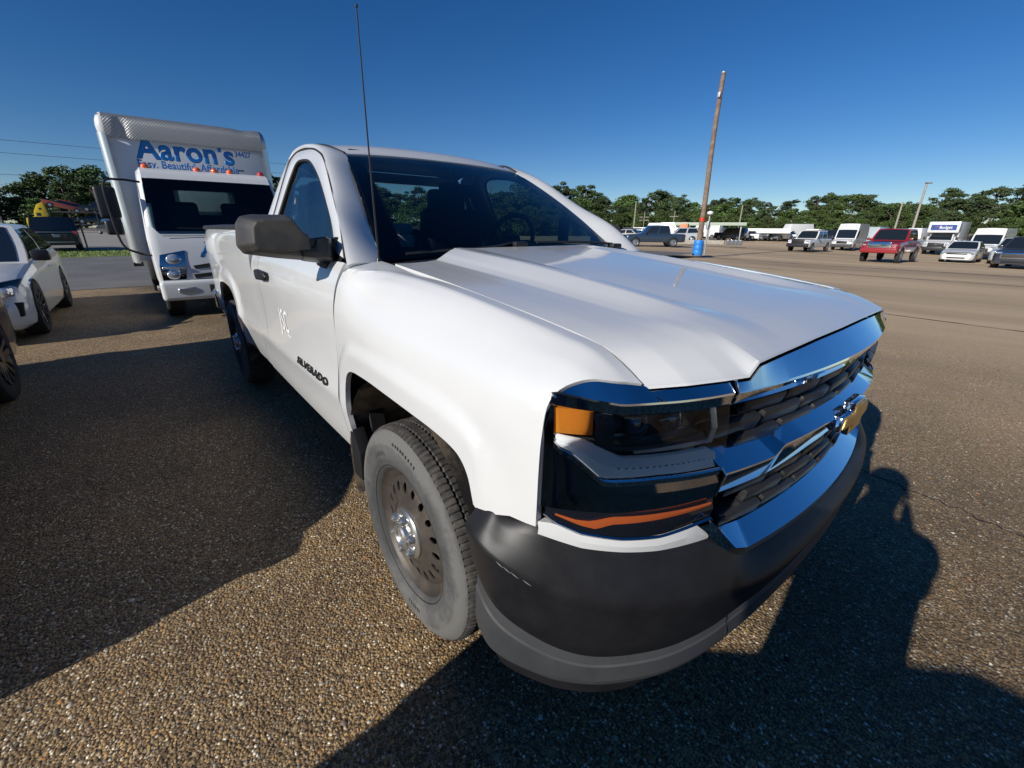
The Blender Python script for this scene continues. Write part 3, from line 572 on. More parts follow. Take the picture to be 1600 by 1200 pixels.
# back wall of the cab with its window
bw = np.array([(-.60, 1.77), (.60, 1.77), (.70, 1.68), (.80, 1.5), (.90, 1.27), (.90, .8), (-.90, .8), (-.90, 1.27), (-.80, 1.5), (-.70, 1.68)])
def xb(z): return np.interp(z, [.8, 1.27, 1.77], [-2.06, -2.06, -2.02])
wi = [(-.60, 1.70), (.60, 1.70), (.66, 1.62), (.70, 1.5), (.72, 1.38), (.72, 1.36), (-.72, 1.36), (-.72, 1.38), (-.70, 1.5), (-.66, 1.62)]
V = [(xb(z), y, z) for y, z in bw] + [(xb(z), y, z) for y, z in wi] + [(xb(z) + .04, y, z) for y, z in wi]; k = 10
raw('cab_back', V, [(i, (i + 1) % k, k + (i + 1) % k, k + i) for i in range(k)] + [(k + i, k + (i + 1) % k, 2 * k + (i + 1) % k, 2 * k + i) for i in range(k)], 'white_paint', T, smooth=False)
raw('rear_window', [(xb(z) + .02, y, z) for y, z in wi], [tuple(range(k))], 'clear_glass', T, smooth=False)
# cabin
ds = np.array([(-.52, 1.255), (-.66, 1.285), (-.80, 1.29), (-.88, 1.27), (-.93, 1.20), (-.94, 1.05), (-.92, .8)])
panel('dashboard', np.stack([[(x + .03 * (abs(v) > .95), v * .80, z + (.035 * math.exp(-((v * .8 - .38) / .2)**2) if -.95 < x < -.7 else 0)) for x, z in catmull(ds, 18)] for v in np.linspace(-1, 1, 31)]), 'dash', T, .02, ref=(-.7, 0, .9))
sw = tube('steering_wheel', [(-1.06 + .06 * math.sin(a), .38 + .185 * math.cos(a), 1.30 + .175 * math.sin(a)) for a in np.linspace(0, 2 * math.pi, 33)], .016, 'black_plastic', T, 8)
rbox('steering_hub', (.06, .14, .12), (-1.06, .38, 1.30), 'black_plastic', sw, .03); rbox('steering_spoke', (.03, .34, .05), (-1.06, .38, 1.30), 'black_plastic', sw, .012)
st = rbox('bench_seat', (.55, 1.45, .22), (-1.55, 0, .88), 'seat', T, .07, 3)
for y_ in (-.42, .42):
    rbox('seat_back', (.17, .58, .66), (-1.86, y_, 1.21), 'seat', st, .07, 3, (0, .18, 0), (1, .86)); rbox('headrest', (.12, .30, .20), (-1.90, y_, 1.575), 'seat', st, .05, 3, (0, .12, 0))
rbox('centre_back', (.15, .28, .5), (-1.85, 0, 1.14), 'seat', st, .05, 3); rbox('headliner', (.62, 1.06, .03), (-1.62, 0, 1.775), 'dash', T, .01)
mir = rbox('interior_mirror', (.03, .25, .07), (-1.08, .0, 1.60), 'black_plastic', T, .02); tube('mirror_stem', [(-1.08, 0, 1.61), (-1.13, 0, 1.70)], .012, 'black_plastic', mir, 8)
rbox('phone_mount', (.012, .09, .15), (-.82, .62, 1.385), 'black_plastic', T, .006)
# passenger side mirror (and its twin)
mo = [(-1.213, 1.405), (-1.195, 1.430), (-1.16, 1.437), (-1.045, 1.438), (-1.028, 1.430), (-.992, 1.373), (-.972, 1.366), (-.97, 1.300), (-1.10, 1.292), (-1.205, 1.302), (-1.222, 1.33)]
for s_ in (1, -1):
    mr_ = bpy.data.objects.new('door_mirror', None); col.objects.link(mr_); mr_.parent = T
    def mf(u, v, d, s_=s_):
        k = 1 - .28 * np.clip((d - .0) / .13, 0, 1)**2; return (-.66 + d + .10 * (-u - 1.1) * -.5, s_ * (-1.1 + (u + 1.1) * k), 1.365 + (v - 1.365) * k)
    prism('mirror_shell', [q for q in mo if True], mf, 0, .135, 'mirror_plastic', mr_, .022, 4)
    prism('mirror_skirt', [(-1.215, 1.344), (-.985, 1.352), (-.90, 1.362), (-.893, 1.30), (-.90, 1.252), (-1.00, 1.272), (-1.10, 1.284), (-1.205, 1.302)], mf, -.006, .122, 'mirror_plastic', mr_, .012, 3)
    prism('mirror_foot', [(-1.02, 1.312), (-.955, 1.314), (-.94, 1.352), (-.885, 1.354), (-.88, 1.248), (-1.02, 1.272)], mf, .004, .130, 'black_plastic', mr_, .012, 3)
    prism('mirror_sail', [(-.58, 1.295), (-.595, 1.36), (-.76, 1.345), (-.80, 1.30), (-.72, 1.245), (-.60, 1.235)], lambda u, v, d, s_=s_: (u, s_ * -(d + .918 - .48 * max(0, v - 1.27)), v), -.02, .022, 'black_plastic', mr_, .008)
    raw('mirror_glass', [(-.665, s_ * -1.205, 1.315), (-.645, s_ * -.99, 1.31), (-.645, s_ * -1.04, 1.425), (-.663, s_ * -1.19, 1.42)], [(0, 1, 2, 3)], 'chrome', mr_, smooth=False)
for o_ in T.children:
    if o_.name.startswith('door_mirror') and o_.children[0].data.vertices[0].co.y > 0:
        hg = Vector((-.66, .90, 0)); o_.matrix_local = Matrix.Translation(hg) @ Matrix.Rotation(rad(64), 4, 'Z') @ Matrix.Translation(-hg)
# handles, badge, old lettering ghost
for i_, d in enumerate(doors):
    s_ = -1 if i_ == 0 else 1
    prism('handle', [(-1.83, 1.125), (-1.80, 1.155), (-1.68, 1.168), (-1.56, 1.158), (-1.53, 1.135), (-1.55, 1.112), (-1.70, 1.108), (-1.81, 1.112)], lambda u, v, dd, s_=s_: (u, s_ * (dd + .965 + .02 * math.sin(np.clip((u + 1.83) / .3, 0, 1) * math.pi)), v), 0, .028, 'black_plastic', d, .009, 3)
    if i_ == 0:
        def bf(u, v, w): x = -1.135 + u; z = .738 + v; return (x, -(.987 - .25 * v + w), z)
        tag(text('badge', 'SILVERADO', .046, bf, 'badge_black', d, bold=.0012, depth=.002, width=.475, space=1.12), 'black SILVERADO lettering')
        def lf(u, v, w): x = -1.44 + u; z = .865 + v; return (x, -(.9752 + w * .2), z)
        tag(text('old_lettering', 'JSC', .165, lf, 'decal_white', d, bold=0, width=.19), 'ghost of removed white lettering')
        def lf2(u, v, w): x = -1.30 + u; z = .825 + v; return (x, -(.9752 + w * .2), z)
        text('old_lettering', '~', .08, lf2, 'decal_white', d, bold=0, width=.06)
# antenna
an = tube('antenna', [(-.435, -.790, 1.262), (-.433, -.791, 1.30), (-.415, -.796, 1.7), (-.395, -.800, 2.050)], [.006, .0045, .003, .0022], 'black_plastic', T, 8)
tube('antenna_base', [(-.435, -.790, 1.255), (-.435, -.790, 1.285)], [.017, .009], 'black_plastic', an, 12); tube('antenna_tip', [(-.395, -.80, 2.048), (-.3945, -.80, 2.056)], .0045, 'black_plastic', an, 8)

# ---- front end
def front_strip(ys, zs_list, off_list, nrm=False):
    """rows of (z(y), offset(y)) swept across y"""
    return np.stack([np.stack([gfun(ys) + (o(ys) if callable(o) else o), ys, (z(ys) if callable(z) else np.full_like(ys, z))], -1) for z, o in zip(zs_list, off_list)], 1)
def pl(*pts):
    a = np.array(sorted(pts)); return lambda y: np.interp(np.abs(y), a[:, 0], a[:, 1])
yg = np.unique(np.r_[np.linspace(-.603, .603, 81), [-.562, -.525, .525, .562]])
gr = bpy.data.objects.new('grille', None); col.objects.link(gr); gr.parent = T
hzf = lambda y: np.interp(np.abs(y), HY, HZ[-1]) - .013
hxo = lambda y: hx1(y) + .010 - gfun(y)
tb = panel('top_bar', front_strip(yg, [hzf, 1.081, 1.076, 1.046, 1.050], [hxo, .004, .006, -.010, -.05]), 'chrome', gr, .004, ref=(0, 0, .9), sharp=12)[0]
zf_ = pl((0, .912), (.395, .911), (.43, .889), (.61, .890)); zt_ = pl((0, .950), (.30, .946), (.42, .928), (.61, .930)); zl_ = pl((0, .842), (.2, .838), (.40, .822), (.61, .823))
ym = np.unique(np.r_[np.linspace(-.603, .603, 81), [-.43, -.395, .395, .43]])
panel('middle_bar', front_strip(ym, [zt_, zf_, lambda y: zf_(y) - .004, zl_, zl_], [-.050, .012, .013, -.012, -.045]), 'chrome', gr, .004, ref=(0, 0, .9), sharp=12)
def uframe():
    inn = [(.604, .768), (.512, .690), (.44, .682), (.3, .682), (0, .684)]; fol = [(.622, .770), (.524, .664), (.474, .646), (.3, .645), (0, .645)]; out = [(.650, .766), (.560, .662), (.495, .622), (.3, .618), (0, .614)]
    rows = []
    for k in range(3):
        a = np.array([inn, fol, out][k]); q = np.linspace(0, 4, 57); y = np.interp(q, range(5), a[:, 0]); z = np.interp(q, range(5), a[:, 1]); rows.append(np.stack([gfun(y) + [-.034, .020, .014][k], y, z], -1))
    P = np.stack([rows[0], rows[1], rows[2]], 1); Pm = P[:-1][::-1] * [1, -1, 1]; return np.concatenate([P, Pm])
panel('lower_frame', uframe(), 'chrome', gr, .004, ref=(0, 0, 1.3), sharp=12)
sheet('grille_back', front_strip(np.linspace(-.62, .62, 40), [1.075, .68], [-.085, -.085]), 'black_matte', gr)
def block_row(z, h, n, sh, hw):
    for k in range(n):
        y = (k - (n - 1) / 2 + sh) * .176
        if abs(y) > hw: continue
        w = .160; o = rbox('grille_block', (.05, w, h), (float(gfun(y)) - .052, y, z), 'grille_black', gr, .011, 2, (0, .30, -math.atan2(-(.48 * y), 1)))
        o.name = 'grille_block'
block_row(1.022, .040, 8, 0, .56); block_row(.978, .042, 7, 0, .54); block_row(.938, .036, 8, 0, .56); block_row(.800, .042, 8, 0, .56); block_row(.756, .042, 7, 0, .52)
block_row(.712, .040, 6, 0, .48)
# emblem
bt_ = [(-.165, -.020), (-.150, .024), (-.062, .024), (-.062, .052), (.066, .052), (.066, .024), (.150, .024), (.165, -.020), (.062, -.020), (.062, -.052), (-.066, -.052), (-.066, -.020)]
em = prism('emblem', [(a * .78, b * .95) for a, b in bt_], lambda u, v, d: (.948 + d - .4 * u * u, u, .893 + v), 0, .030, 'chrome', gr, .005, 2)
prism('emblem_face', [(a * .69, b * .76) for a, b in bt_], lambda u, v, d: (.948 + d - .4 * u * u, u, .893 + v), .02, .034, 'gold', em, .003, 1)
# headlamp clusters
for s_ in (-1, 1):
    hl = bpy.data.objects.new('headlight', None); col.objects.link(hl); hl.parent = T
    def strip2(name, ys, rows, mat, th=.004, par=hl, sharp=14, s_=s_):
        y = np.asarray(ys, float); P = np.stack([np.stack([gfun(y) + (o(y) if callable(o) else o), s_ * y, (z(y) if callable(z) else np.full_like(y, z))], -1) for z, o in rows], 1)
        return panel(name, P, mat, par, th, ref=(0, 0, .9), sharp=sharp)[0]
    y1 = np.linspace(.612, .926, 40); y2 = np.linspace(.612, .928, 44)
    fe = FEDGE[FEDGE[:, 2] > 1.085]; o_ = np.argsort(-fe[:, 1]); fy, fx, fz = -fe[o_, 1], fe[o_, 0], fe[o_, 2]
    top_ = lambda y: np.where(y < .772, np.interp(y, HY, HZ[-1]) - .011, np.interp(y, fy, fz) - .004)
    fo_ = pl((.60, 1.080), (.777, 1.079), (.837, 1.076), (.885, 1.086), (.926, 1.097), (.935, 1.08))
    lt_ = pl((.60, 1.053), (.835, 1.052), (.90, 1.062), (.923, 1.066), (.935, 1.066)); lb_ = pl((.60, .905), (.76, .911), (.850, .907), (.860, .912), (.901, .965), (.915, .974), (.923, .990))
    hxl = lambda y: np.where(y < .772, hx1(y) + .008, np.interp(y, fy, fx) + .004) - gfun(y)
    strip2('chrome_brow', y2, [(top_, hxl), (fo_, .005), (lambda y: fo_(y) - .004, .006), (lambda y: lt_(y) + .001, .000)], 'chrome')
    strip2('lamp_housing', y1, [(lt_, -.012), (lambda y: lt_(y) - .004, -.055), (lambda y: (lt_(y) + lb_(y)) / 2, -.075), (lambda y: lb_(y) + .02, -.06), (lb_, -.012)], 'lamp_inner', .002)
    strip2('lamp_lens', np.linspace(.614, .922, 40), [(lt_, .001), (lambda y: (lt_(y) * 2 + lb_(y)) / 3, .007), (lambda y: (lt_(y) + 2 * lb_(y)) / 3, .009), (lb_, .004)], 'lens_glass', .003, sharp=60)
    strip2('turn_signal', np.linspace(.869, .919, 10), [(1.061, -.030), (1.058, -.008), (1.004, -.006), (1.0, -.03)], 'amber')
    du = pl((.619, .940), (.645, .958), (.822, .957), (.876, .993), (.918, 1.002), (.93, 1.002))
    strip2('running_light', np.linspace(.622, .918, 36), [(du, -.012), (lambda y: du(y) - .003, -.005), (lambda y: du(y) * .50 + lb_(y) * .50, -.002), (lambda y: du(y) * .44 + lb_(y) * .56, -.008), (lambda y: lb_(y) + .002, .000)], 'drl')
    for k in range(15):
        yk = .65 + k * .0125; lathe('led', [(.0028, 0), (.002, .004), (0, .005)], 8, (float(gfun(yk)) - .005, s_ * yk, .931), s_, 'lamp_clear', hl)
    tr_ = [(.852, 1.045), (.846, .998), (.812, .972), (.65, .985)]
    tube('lamp_trim', [(float(gfun(y)) - .020, s_ * y, z) for y, z in catmull(tr_, 30)], .0075, 'lip_grey', hl, 6)
    strip2('lamp_bezel', np.linspace(.838, .866, 6), [(1.050, -.016), (1.03, -.006), (.985, -.006), (.966, -.012)], 'lip_grey')
    strip2('lamp_bezel', np.linspace(.625, .640, 5), [(1.048, -.02), (1.0, -.008), (.962, -.014)], 'satin_silver')
    strip2('projector_shelf', np.linspace(.645, .800, 14), [(pl((.64, .990), (.72, .984), (.80, .976)), -.05), (pl((.64, .975), (.72, .974), (.80, .968)), -.010), (pl((.64, .966), (.8, .962)), -.010)], 'satin_silver')
    for yk, rk in ((.765, .034), (.690, .030)):
        ang = math.atan2(.48 * yk, 1); pc = Vector((float(gfun(yk)) - .058, s_ * yk, 1.012)); bm = bmesh.new(); bmesh.ops.create_uvsphere(bm, u_segments=24, v_segments=12, radius=rk); bm.transform(Matrix.Translation(pc) @ Matrix.Diagonal((.75, 1, 1, 1)))
        frombm('projector', bm, 'dark_glass_blue', hl)
    strip2('chrome_sill', np.linspace(.612, .924, 40), [(lb_, .003), (lambda y: lb_(y) - .004, .008), (lambda y: lb_(y) - .016, .006)], 'chrome')
    lb2 = pl((.60, .889), (.76, .895), (.850, .891), (.862, .896), (.901, .949), (.915, .958), (.9235, .974), (.9245, 1.066), (.930, 1.064), (.936, 1.03))
    strip2('dark_chrome_panel', np.unique(np.r_[np.linspace(.612, .935, 48), [.9235, .9245, .862, .85]]), [(lb2, .003), (lambda y: .65 * lb2(y) + .35 * .83, .007), (.826, .002)], 'dark_chrome')
    lo_ = pl((.60, .773), (.65, .769), (.742, .755), (.815, .758), (.881, .770), (.919, .792), (.932, .81))
    strip2('fog_lens', np.linspace(.612, .930, 40), [(.825, .001), (lambda y: (.825 + lo_(y)) / 2, .006), (lambda y: lo_(y) + .004, .002)], 'smoke_lens')
    strip2('fog_bezel', np.linspace(.612, .932, 40), [(lambda y: lo_(y) + .004, .004), (lambda y: lo_(y), .009), (lambda y: lo_(y) - .005, .002)], 'dark_chrome')
    ot = pl((.625, .822), (.75, .821), (.838, .819), (.87, .806), (.89, .806), (.922, .817)); ob = pl((.625, .814), (.75, .806), (.838, .800), (.862, .787), (.885, .793), (.922, .813))
    strip2('amber_marker', np.linspace(.626, .920, 32), [(ot, .0095), (lambda y: (ot(y) + ob(y)) / 2, .0105), (ob, .0095)], 'amber_strip', .002)
    wt2 = pl((.60, .722), (.613, .730), (.652, .766), (.742, .750), (.815, .753), (.881, .765), (.919, .787), (.938, .785)); wb2 = pl((.60, .716), (.613, .716), (.742, .718), (.812, .724), (.879, .732), (.938, .752))
    strip2('filler_panel', np.linspace(.612, .939, 40), [(wt2, .004), (lambda y: (wt2(y) + wb2(y)) / 2, .008), (wb2, .006)], 'white_paint', .02)
    tube('trim_divider', [(float(gfun(y)) + o, s_ * y, z) for y, z, o in ((.607, 1.104, -.002), (.6075, 1.080, .008), (.6075, 1.054, .000))], .0035, 'chrome', hl, 8); tube('trim_divider', [(float(gfun(y)) + o, s_ * y, z) for y, z, o in ((.610, .905, .004), (.608, .889, .015), (.606, .829, .0))], .0035, 'chrome', hl, 8)
# front bumper
bp = np.array([(.465, 1.000), (.525, 1.010), (.58, .998), (.645, .963), (.712, .914), (.772, .858), (.832, .785), (.885, .70), (.922, .60), (.943, .50), (.960, .38), (.972, .2), (.975, 0)])
zt2 = np.array([.772, .770, .752, .762, .745, .731, .727, .727, .715, .640, .616, .612, .610]); zc2 = np.array([.708, .70, .678, .645, .620, .607, .603, .599, .592, .575, .565, .56, .56]); zb2 = np.array([.565, .530, .488, .452, .423, .413, .421, .436, .452, .466, .474, .48, .48]); zl2 = np.array([.350, .345, .338, .328, .317, .318, .330, .345, .362, .376, .386, .392, .394])
q = np.linspace(0, 12, 97); bpx = cub(range(13), bp[:, 0], q); bpy_ = cub(range(13), bp[:, 1], q); ZT, ZC, ZB, ZL = [cub(range(13), a, q) for a in (zt2, zc2, zb2, zl2)]
tx = np.gradient(bpx); ty = np.gradient(bpy_); l = np.hypot(tx, ty); nx, ny = -ty / l, tx / l        # outward
def bsec(rows):
    P = np.stack([np.stack([bpx + nx * o, bpy_ + ny * o, z], -1) for z, o in rows], 1); P[-1, :, 1] = 0; return np.concatenate([P, P[:-1][::-1] * [1, -1, 1]])
if nx[-1] < 0: nx, ny = -nx, -ny
bmp = panel('front_bumper', bsec([(ZT, -.075), (ZT + .002, -.055), (ZT - .003, -.044), (ZT * .75 + ZC * .25, -.030), (ZT * .4 + ZC * .6, -.010), (ZT * .1 + ZC * .9, .010), (ZC - .004, .014), (ZC - .016, .0135), (ZC * .6 + ZB * .4, .005), (ZC * .25 + ZB * .75, .000), (ZB + .012, -.006), (ZB, -.016), (ZB + .004, -.05)]), 'bumper_black', T, .01, ref=(0, 0, .6), sharp=40)[0]
sc_p = [(.595, .6905), (.612, .676), (.628, .664), (.648, .652)]
for k_, (xa, za) in enumerate([(.578, .697), (.594, .684), (.612, .671), (.633, .658)]):
    i_ = int(np.argmin(np.abs(bpx[:48] - xa))); sw_ = [(bpx[i_ + j] + nx[i_ + j] * .0135, -(bpy_[i_ + j] + ny[i_ + j] * .0135), ZC[i_ + j] - .004 - .002 * j) for j in range(3)]
    tube('scuff', sw_, [.0006, .0016, .0006], 'galv', bmp, 5)
panel('bumper_lip', bsec([(ZB + .01, -.03), (ZB - .004, -.020), (ZB * .72 + ZL * .28, -.014), (ZB * .68 + ZL * .32, -.010), (ZB * .2 + ZL * .8, -.008), (ZL, -.014), (ZL - .002, -.06)]), 'lip_grey', T, .01, ref=(0, 0, .6), sharp=20)
for s_ in (-1, 1):
    i1 = 62; P = np.stack([np.stack([bpx[:i1] + nx[:i1] * o, s_ * (bpy_[:i1] + ny[:i1] * o), z[:i1]], -1) for z, o in ((ZL + .02, -.035), (ZL - .02, -.030), (ZL - .062 * np.clip(np.sin(np.linspace(0, 1, 97) * math.pi * 97 / 62) * 1.6, 0, 1), -.038))], 1)
    panel('air_dam', P, 'bumper_black', T, .01, ref=(0, 0, .6)); ib = 70
    tube('lip_joint', [(bpx[ib] + nx[ib] * o, s_ * (bpy_[ib] + ny[ib] * o), z) for z, o in ((ZB[ib] - .006, -.017), (ZB[ib] * .4 + ZL[ib] * .6, -.007), (ZL[ib], -.013))], .0025, 'black_matte', T, 6)
rbox('radiator_support', (.10, 1.5, .34), (.70, 0, .55), 'underbody', T, .02); rbox('radiator_support', (.10, 1.36, .36), (.64, 0, .90), 'underbody', T, .02)
for s_ in (-1, 1): build_wheel(T, .03 if s_ < 0 else .03, s_); build_wheel(T, XR, s_)
for s_ in (-1, 1): rbox('inner_fender', (.62, .05, .50), (.05, s_ * .62, .84), 'underbody', T, .01)
# carton on the dashboard
cb = thing('plastic_case', 'pale cream plastic case lying on the pickup dashboard', 'case', (-.80, -.56, 1.292)); rbox('case_base', (.12, .17, .06), (0, 0, .045), 'box_cream', cb, .012); rbox('case_lid', (.115, .165, .045), (0, 0, .1), 'box_cream', cb, .014); rbox('case_foot', (.10, .12, .02), (0, 0, .01), 'dash', cb, .003)

# ------------------------------------------------------------------ other vehicles
def road_wheel(parent, x, y, side, R, wid, rim='alloy', spokes=0, detail=48, tyre='tyre_black'):
    """wheel centred at (x, y, R) in the parent's frame; side = outward direction along y"""
    w = bpy.data.objects.new('wheel', None); col.objects.link(w); w.parent = parent; h = wid / 2; c = (x, y, R); ri = R * .66
    lathe('tyre', [(ri, h * .8), (ri * 1.06, h * .95), (R * .84, h), (R * .95, h * .93), (R * .995, h * .75), (R, h * .5), (R, -h * .5), (R * .995, -h * .75), (R * .84, -h), (ri, -h * .8)], detail, c, side, tyre, w)
    if spokes:
        lathe('rim', [(ri * 1.02, h * .86), (ri * .98, h * .9), (ri * .93, h * .7), (ri * .9, 0), (0, -.01)], detail, c, side, 'alloy_dark', w)
        for k in range(spokes):
            a = 2 * math.pi * k / spokes
            def sf(u, v, d, a=a): return (x + u * math.cos(a) - v * math.sin(a), y + side * (d + h * (.62 + .2 * u / ri)), R + u * math.sin(a) + v * math.cos(a))
            prism('spoke', [(.03, -.030), (ri * .6, -.016), (ri * .95, -.030), (ri * .95, .030), (ri * .6, .016), (.03, .030)], sf, 0, .02, rim, w, .004, 1)
        lathe('hub', [(.05, h * .7), (.04, h * .9), (0, h * .92)], 16, c, side, rim, w)
    else:
        lathe('rim', [(ri * 1.02, h * .86), (ri * .97, h * .9), (ri * .9, h * .6), (ri * .55, h * .55), (ri * .35, h * .75), (0, h * .8)], max(16, detail // 2), c, side, rim, w)
    return w
def car(name, label, cat, loc, rz, L=4.7, W=1.83, H=1.45, prof=None, gh=(.95, .2, -1.1, -1.75), zs=.22, wb=2.72, xo=.05, R=.33, paint='bright_white', group=None, wtop=.76, wins=((.05, .46), (.52, .95)), vlo=.06, vhi=.88,
        wsv=(.06, .94), lights=(.68, .36, .17), grille=(.55, .9, .16, 'grille_black'), bumper=None, bumper_h=.22, chrome_ring=False, spokes=0, rim='alloy', detail=40, rear=False, nose=.30, glassm='dark_glass', low_intake=True, mirrors=True, plate=False, arch_k=1.13):
    t = thing(name, label, cat, loc, rz, group); hw = W / 2
    prof = prof or [(-L / 2, .72), (-L / 2 + .06, .92), (-1.75, 1.0), (-.5, .98), (.95, .95), (1.7, .82), (L / 2 - .12, .70), (L / 2, .55)]
    pa = np.array(prof); fa, ra_ = xo + wb / 2, xo - wb / 2; Ra = R * arch_k
    xs = np.unique(np.round(np.r_[np.linspace(-L / 2, L / 2, 46), pa[:, 0], L / 2 - np.array([.02, .05, .09, .15]), -L / 2 + np.array([.02, .06, .12]), [c + s * Ra * k for c in (fa, ra_) for s in (-1, 1) for k in (.2, .45, .65, .8, .9, .97, 1.0, 1.01)]], 4)); xs = xs[(xs >= -L / 2) & (xs <= L / 2)]
    rows = []
    def hwid(x):
        e = max(0, abs(x) - (L / 2 - nose)) / nose; k = .22 if x > 0 else .12
        return hw * (1 - .03 * abs(2 * x / L)**2) * (1 - k * e**2.2)
    for x in xs:
        zt = float(np.interp(x, pa[:, 0], pa[:, 1])); w = hwid(x); e = max(0, abs(x) - (L / 2 - .22)) / .22; zb = zs + .05 * e
        pts = [(.90, zb), (.97, zb + .05), (.995, zb + .25 * (zt - zb)), (1.0, zb + .5 * (zt - zb)), (.99, zb + .72 * (zt - zb)), (.975, zt - .10), (.95, zt - .04), (.90, zt - .008), (.6, zt + .006), (0, zt + .012)]
        ar = max([R + math.sqrt(max(0, Ra**2 - (x - c)**2)) if abs(x - c) < Ra else 0 for c in (fa, ra_)])
        rows.append([(x, -f * w, max(z, min(ar, zt - .06)) if f > .8 else z) for f, z in pts])
    P = np.array(rows); P = np.concatenate([P, P[:, :-1][:, ::-1] * [1, -1, 1]], 1); n, m = P.shape[:2]
    F = gridfaces(n, m) + [tuple(range(m)), tuple(range((n - 1) * m, n * m))[::-1]]
    raw('body', P.reshape(-1, 3), F, paint, t, sharp=32)
    rbox('underbody', (L * .94, W * .72, .5), (0, 0, zs + .28), 'underbody', t, .02)
    zbelt = lambda x: float(np.interp(x, pa[:, 0], pa[:, 1])) - .01
    xfb, xft, xrt, xrb = gh; wbse = hw * .925; wtp = hw * wtop; zr = H - .03
    def side(u, v, s, off=0):
        a = np.array([xfb + (xrb - xfb) * u, wbse, zbelt(xfb + (xrb - xfb) * u)]); b = np.array([xft + (xrt - xft) * u, wtp, zr + .02 * math.sin(math.pi * u)]); q = a + (b - a) * v; q[1] += .03 * math.sin(math.pi * v) + off; q[1] *= s; return q
    ns = 13; us = np.linspace(0, 1, ns); vs = np.linspace(0, 1, 5); S1 = np.array([[side(u, v, -1) for v in vs] for u in us]); S2 = np.array([[side(u, v, 1) for v in vs] for u in us])
    roof = np.array([[S1[i, -1] * (1 - k) + S2[i, -1] * k + [0, 0, .035 * math.sin(math.pi * k)] for k in np.linspace(0, 1, 9)] for i in range(ns)])
    bulge = .05
    Wf = np.array([[S1[0, j] * (1 - k) + S2[0, j] * k + [bulge * math.sin(math.pi * k), 0, .035 * math.sin(math.pi * k) * vs[j]] for k in np.linspace(0, 1, 9)] for j in range(5)]); Wr = np.array([[S1[-1, j] * (1 - k) + S2[-1, j] * k + [-bulge * math.sin(math.pi * k), 0, .035 * math.sin(math.pi * k) * vs[j]] for k in np.linspace(0, 1, 9)] for j in range(5)])
    V = []; F = []
    for G_ in (S1, S2, roof, Wf, Wr): F += gridfaces(G_.shape[0], G_.shape[1], len(V)); V += list(G_.reshape(-1, 3))
    ro = raw('cabin', V, F, paint, t, sharp=30)
    for s in (-1, 1):
        for (u0, u1) in wins:
            g = np.array([[side(u0 + (u1 - u0) * a, vlo + (vhi - vlo) * b, s, .008) for b in (0, .5, 1)] for a in np.linspace(0, 1, 7)]); panel('side_window', g, glassm, t, .006, ref=(0, 0, 1))
    def scr(Wm, v0, v1, ins, dx):
        jj = np.linspace(v0 * 4, v1 * 4, 5); kk = np.linspace(ins * 8, (1 - ins) * 8, 9); out = []
        for j in jj:
            j0 = min(int(j), 3); r0 = Wm[j0] + (Wm[j0 + 1] - Wm[j0]) * (j - j0); out.append([r0[min(int(k), 7)] + (r0[min(int(k), 7) + 1] - r0[min(int(k), 7)]) * (k - min(int(k), 7)) + [dx, 0, .004] for k in kk])
        return np.array(out)
    panel('windshield', scr(Wf, wsv[0], wsv[1], .055, .008), glassm, t, .006, ref=(0, 0, 1)); panel('rear_window', scr(Wr, .12, .9, .08, -.008), glassm, t, .006, ref=(0, 0, 1))
    lz, ly, lw = lights
    for s in (-1, 1):
        xl = L / 2 - .06; yl = s * hw * (1 - ly / 2) * .93
        rbox('headlight', (.16, W * lw, lw * .55), (xl - .10, s * (hw * .88 - W * lw / 2), lz), 'lamp_clear', t, .03, 2, (0, 0, -s * .45)); rbox('tail_light', (.06, .22, .22), (-L / 2 + .03, s * hw * .78, .85 if H < 1.6 else 1.0), 'red_lamp', t, .03, 2, (0, 0, s * .3))
        if mirrors: rbox('door_mirror', (.12, .20, .15), (xfb - .18, s * (hw + .06), zbelt(xfb) + .10), paint if paint != 'bright_white' else 'black_plastic', t, .04, 2)
    gz, gw, gh_, gm = grille
    if gm: 
        if chrome_ring: rbox('grille_surround', (.05, W * gw * .62, gh_ + .08), (L / 2 - .015, 0, gz), 'chrome', t, .03, 2)
        gr_ = rbox('grille', (.06, W * gw * .58, gh_), (L / 2 - .008, 0, gz), gm, t, .025, 2)
        if chrome_ring:
            for k in range(3): rbox('grille_slat', (.07, W * gw * .56, .018), (L / 2 - .006, 0, gz + (k - 1) * gh_ * .28), 'chrome', gr_, .004, 1)
    if low_intake: rbox('lower_intake', (.06, W * .5, .09), (L / 2 - .012, 0, zs + .16), 'black_matte', t, .02, 2)
    if bumper: rbox('front_bumper', (.22, W * .93, bumper_h), (L / 2 - .05, 0, zs + .05 + bumper_h / 2), bumper, t, .07, 3)
    if rear:
        rbox('rear_plate', (.02, .30, .15), (-L / 2 - .005, 0, .86), 'galv', t, .004, 1); rbox('bumper_trim', (.05, W * .7, .05), (-L / 2 - .005, 0, .52), 'satin_silver', t, .015, 1); rbox('rear_trim', (.03, W * .8, .03), (-L / 2 + .01, 0, 1.06), 'satin_silver', t, .01, 1)
    if plate: rbox('front_plate', (.02, .30, .15), (L / 2 + .02, 0, zs + .22), 'galv', t, .004, 1)
    for xx in (fa, ra_):
        for s in (-1, 1): road_wheel(t, xx, s * (hw - .12), s, R, .24, rim, spokes, detail)
    return t
def lot(x, y): return (x, y, float(ground_z(x, y)))
HD = -math.pi / 2                       # heading of the row facing the truck
PU = [(-2.85, .95), (-2.8, 1.18), (-.9, 1.20), (.95, 1.22), (1.3, 1.20), (2.55, 1.12), (2.78, 1.02), (2.85, .62)]
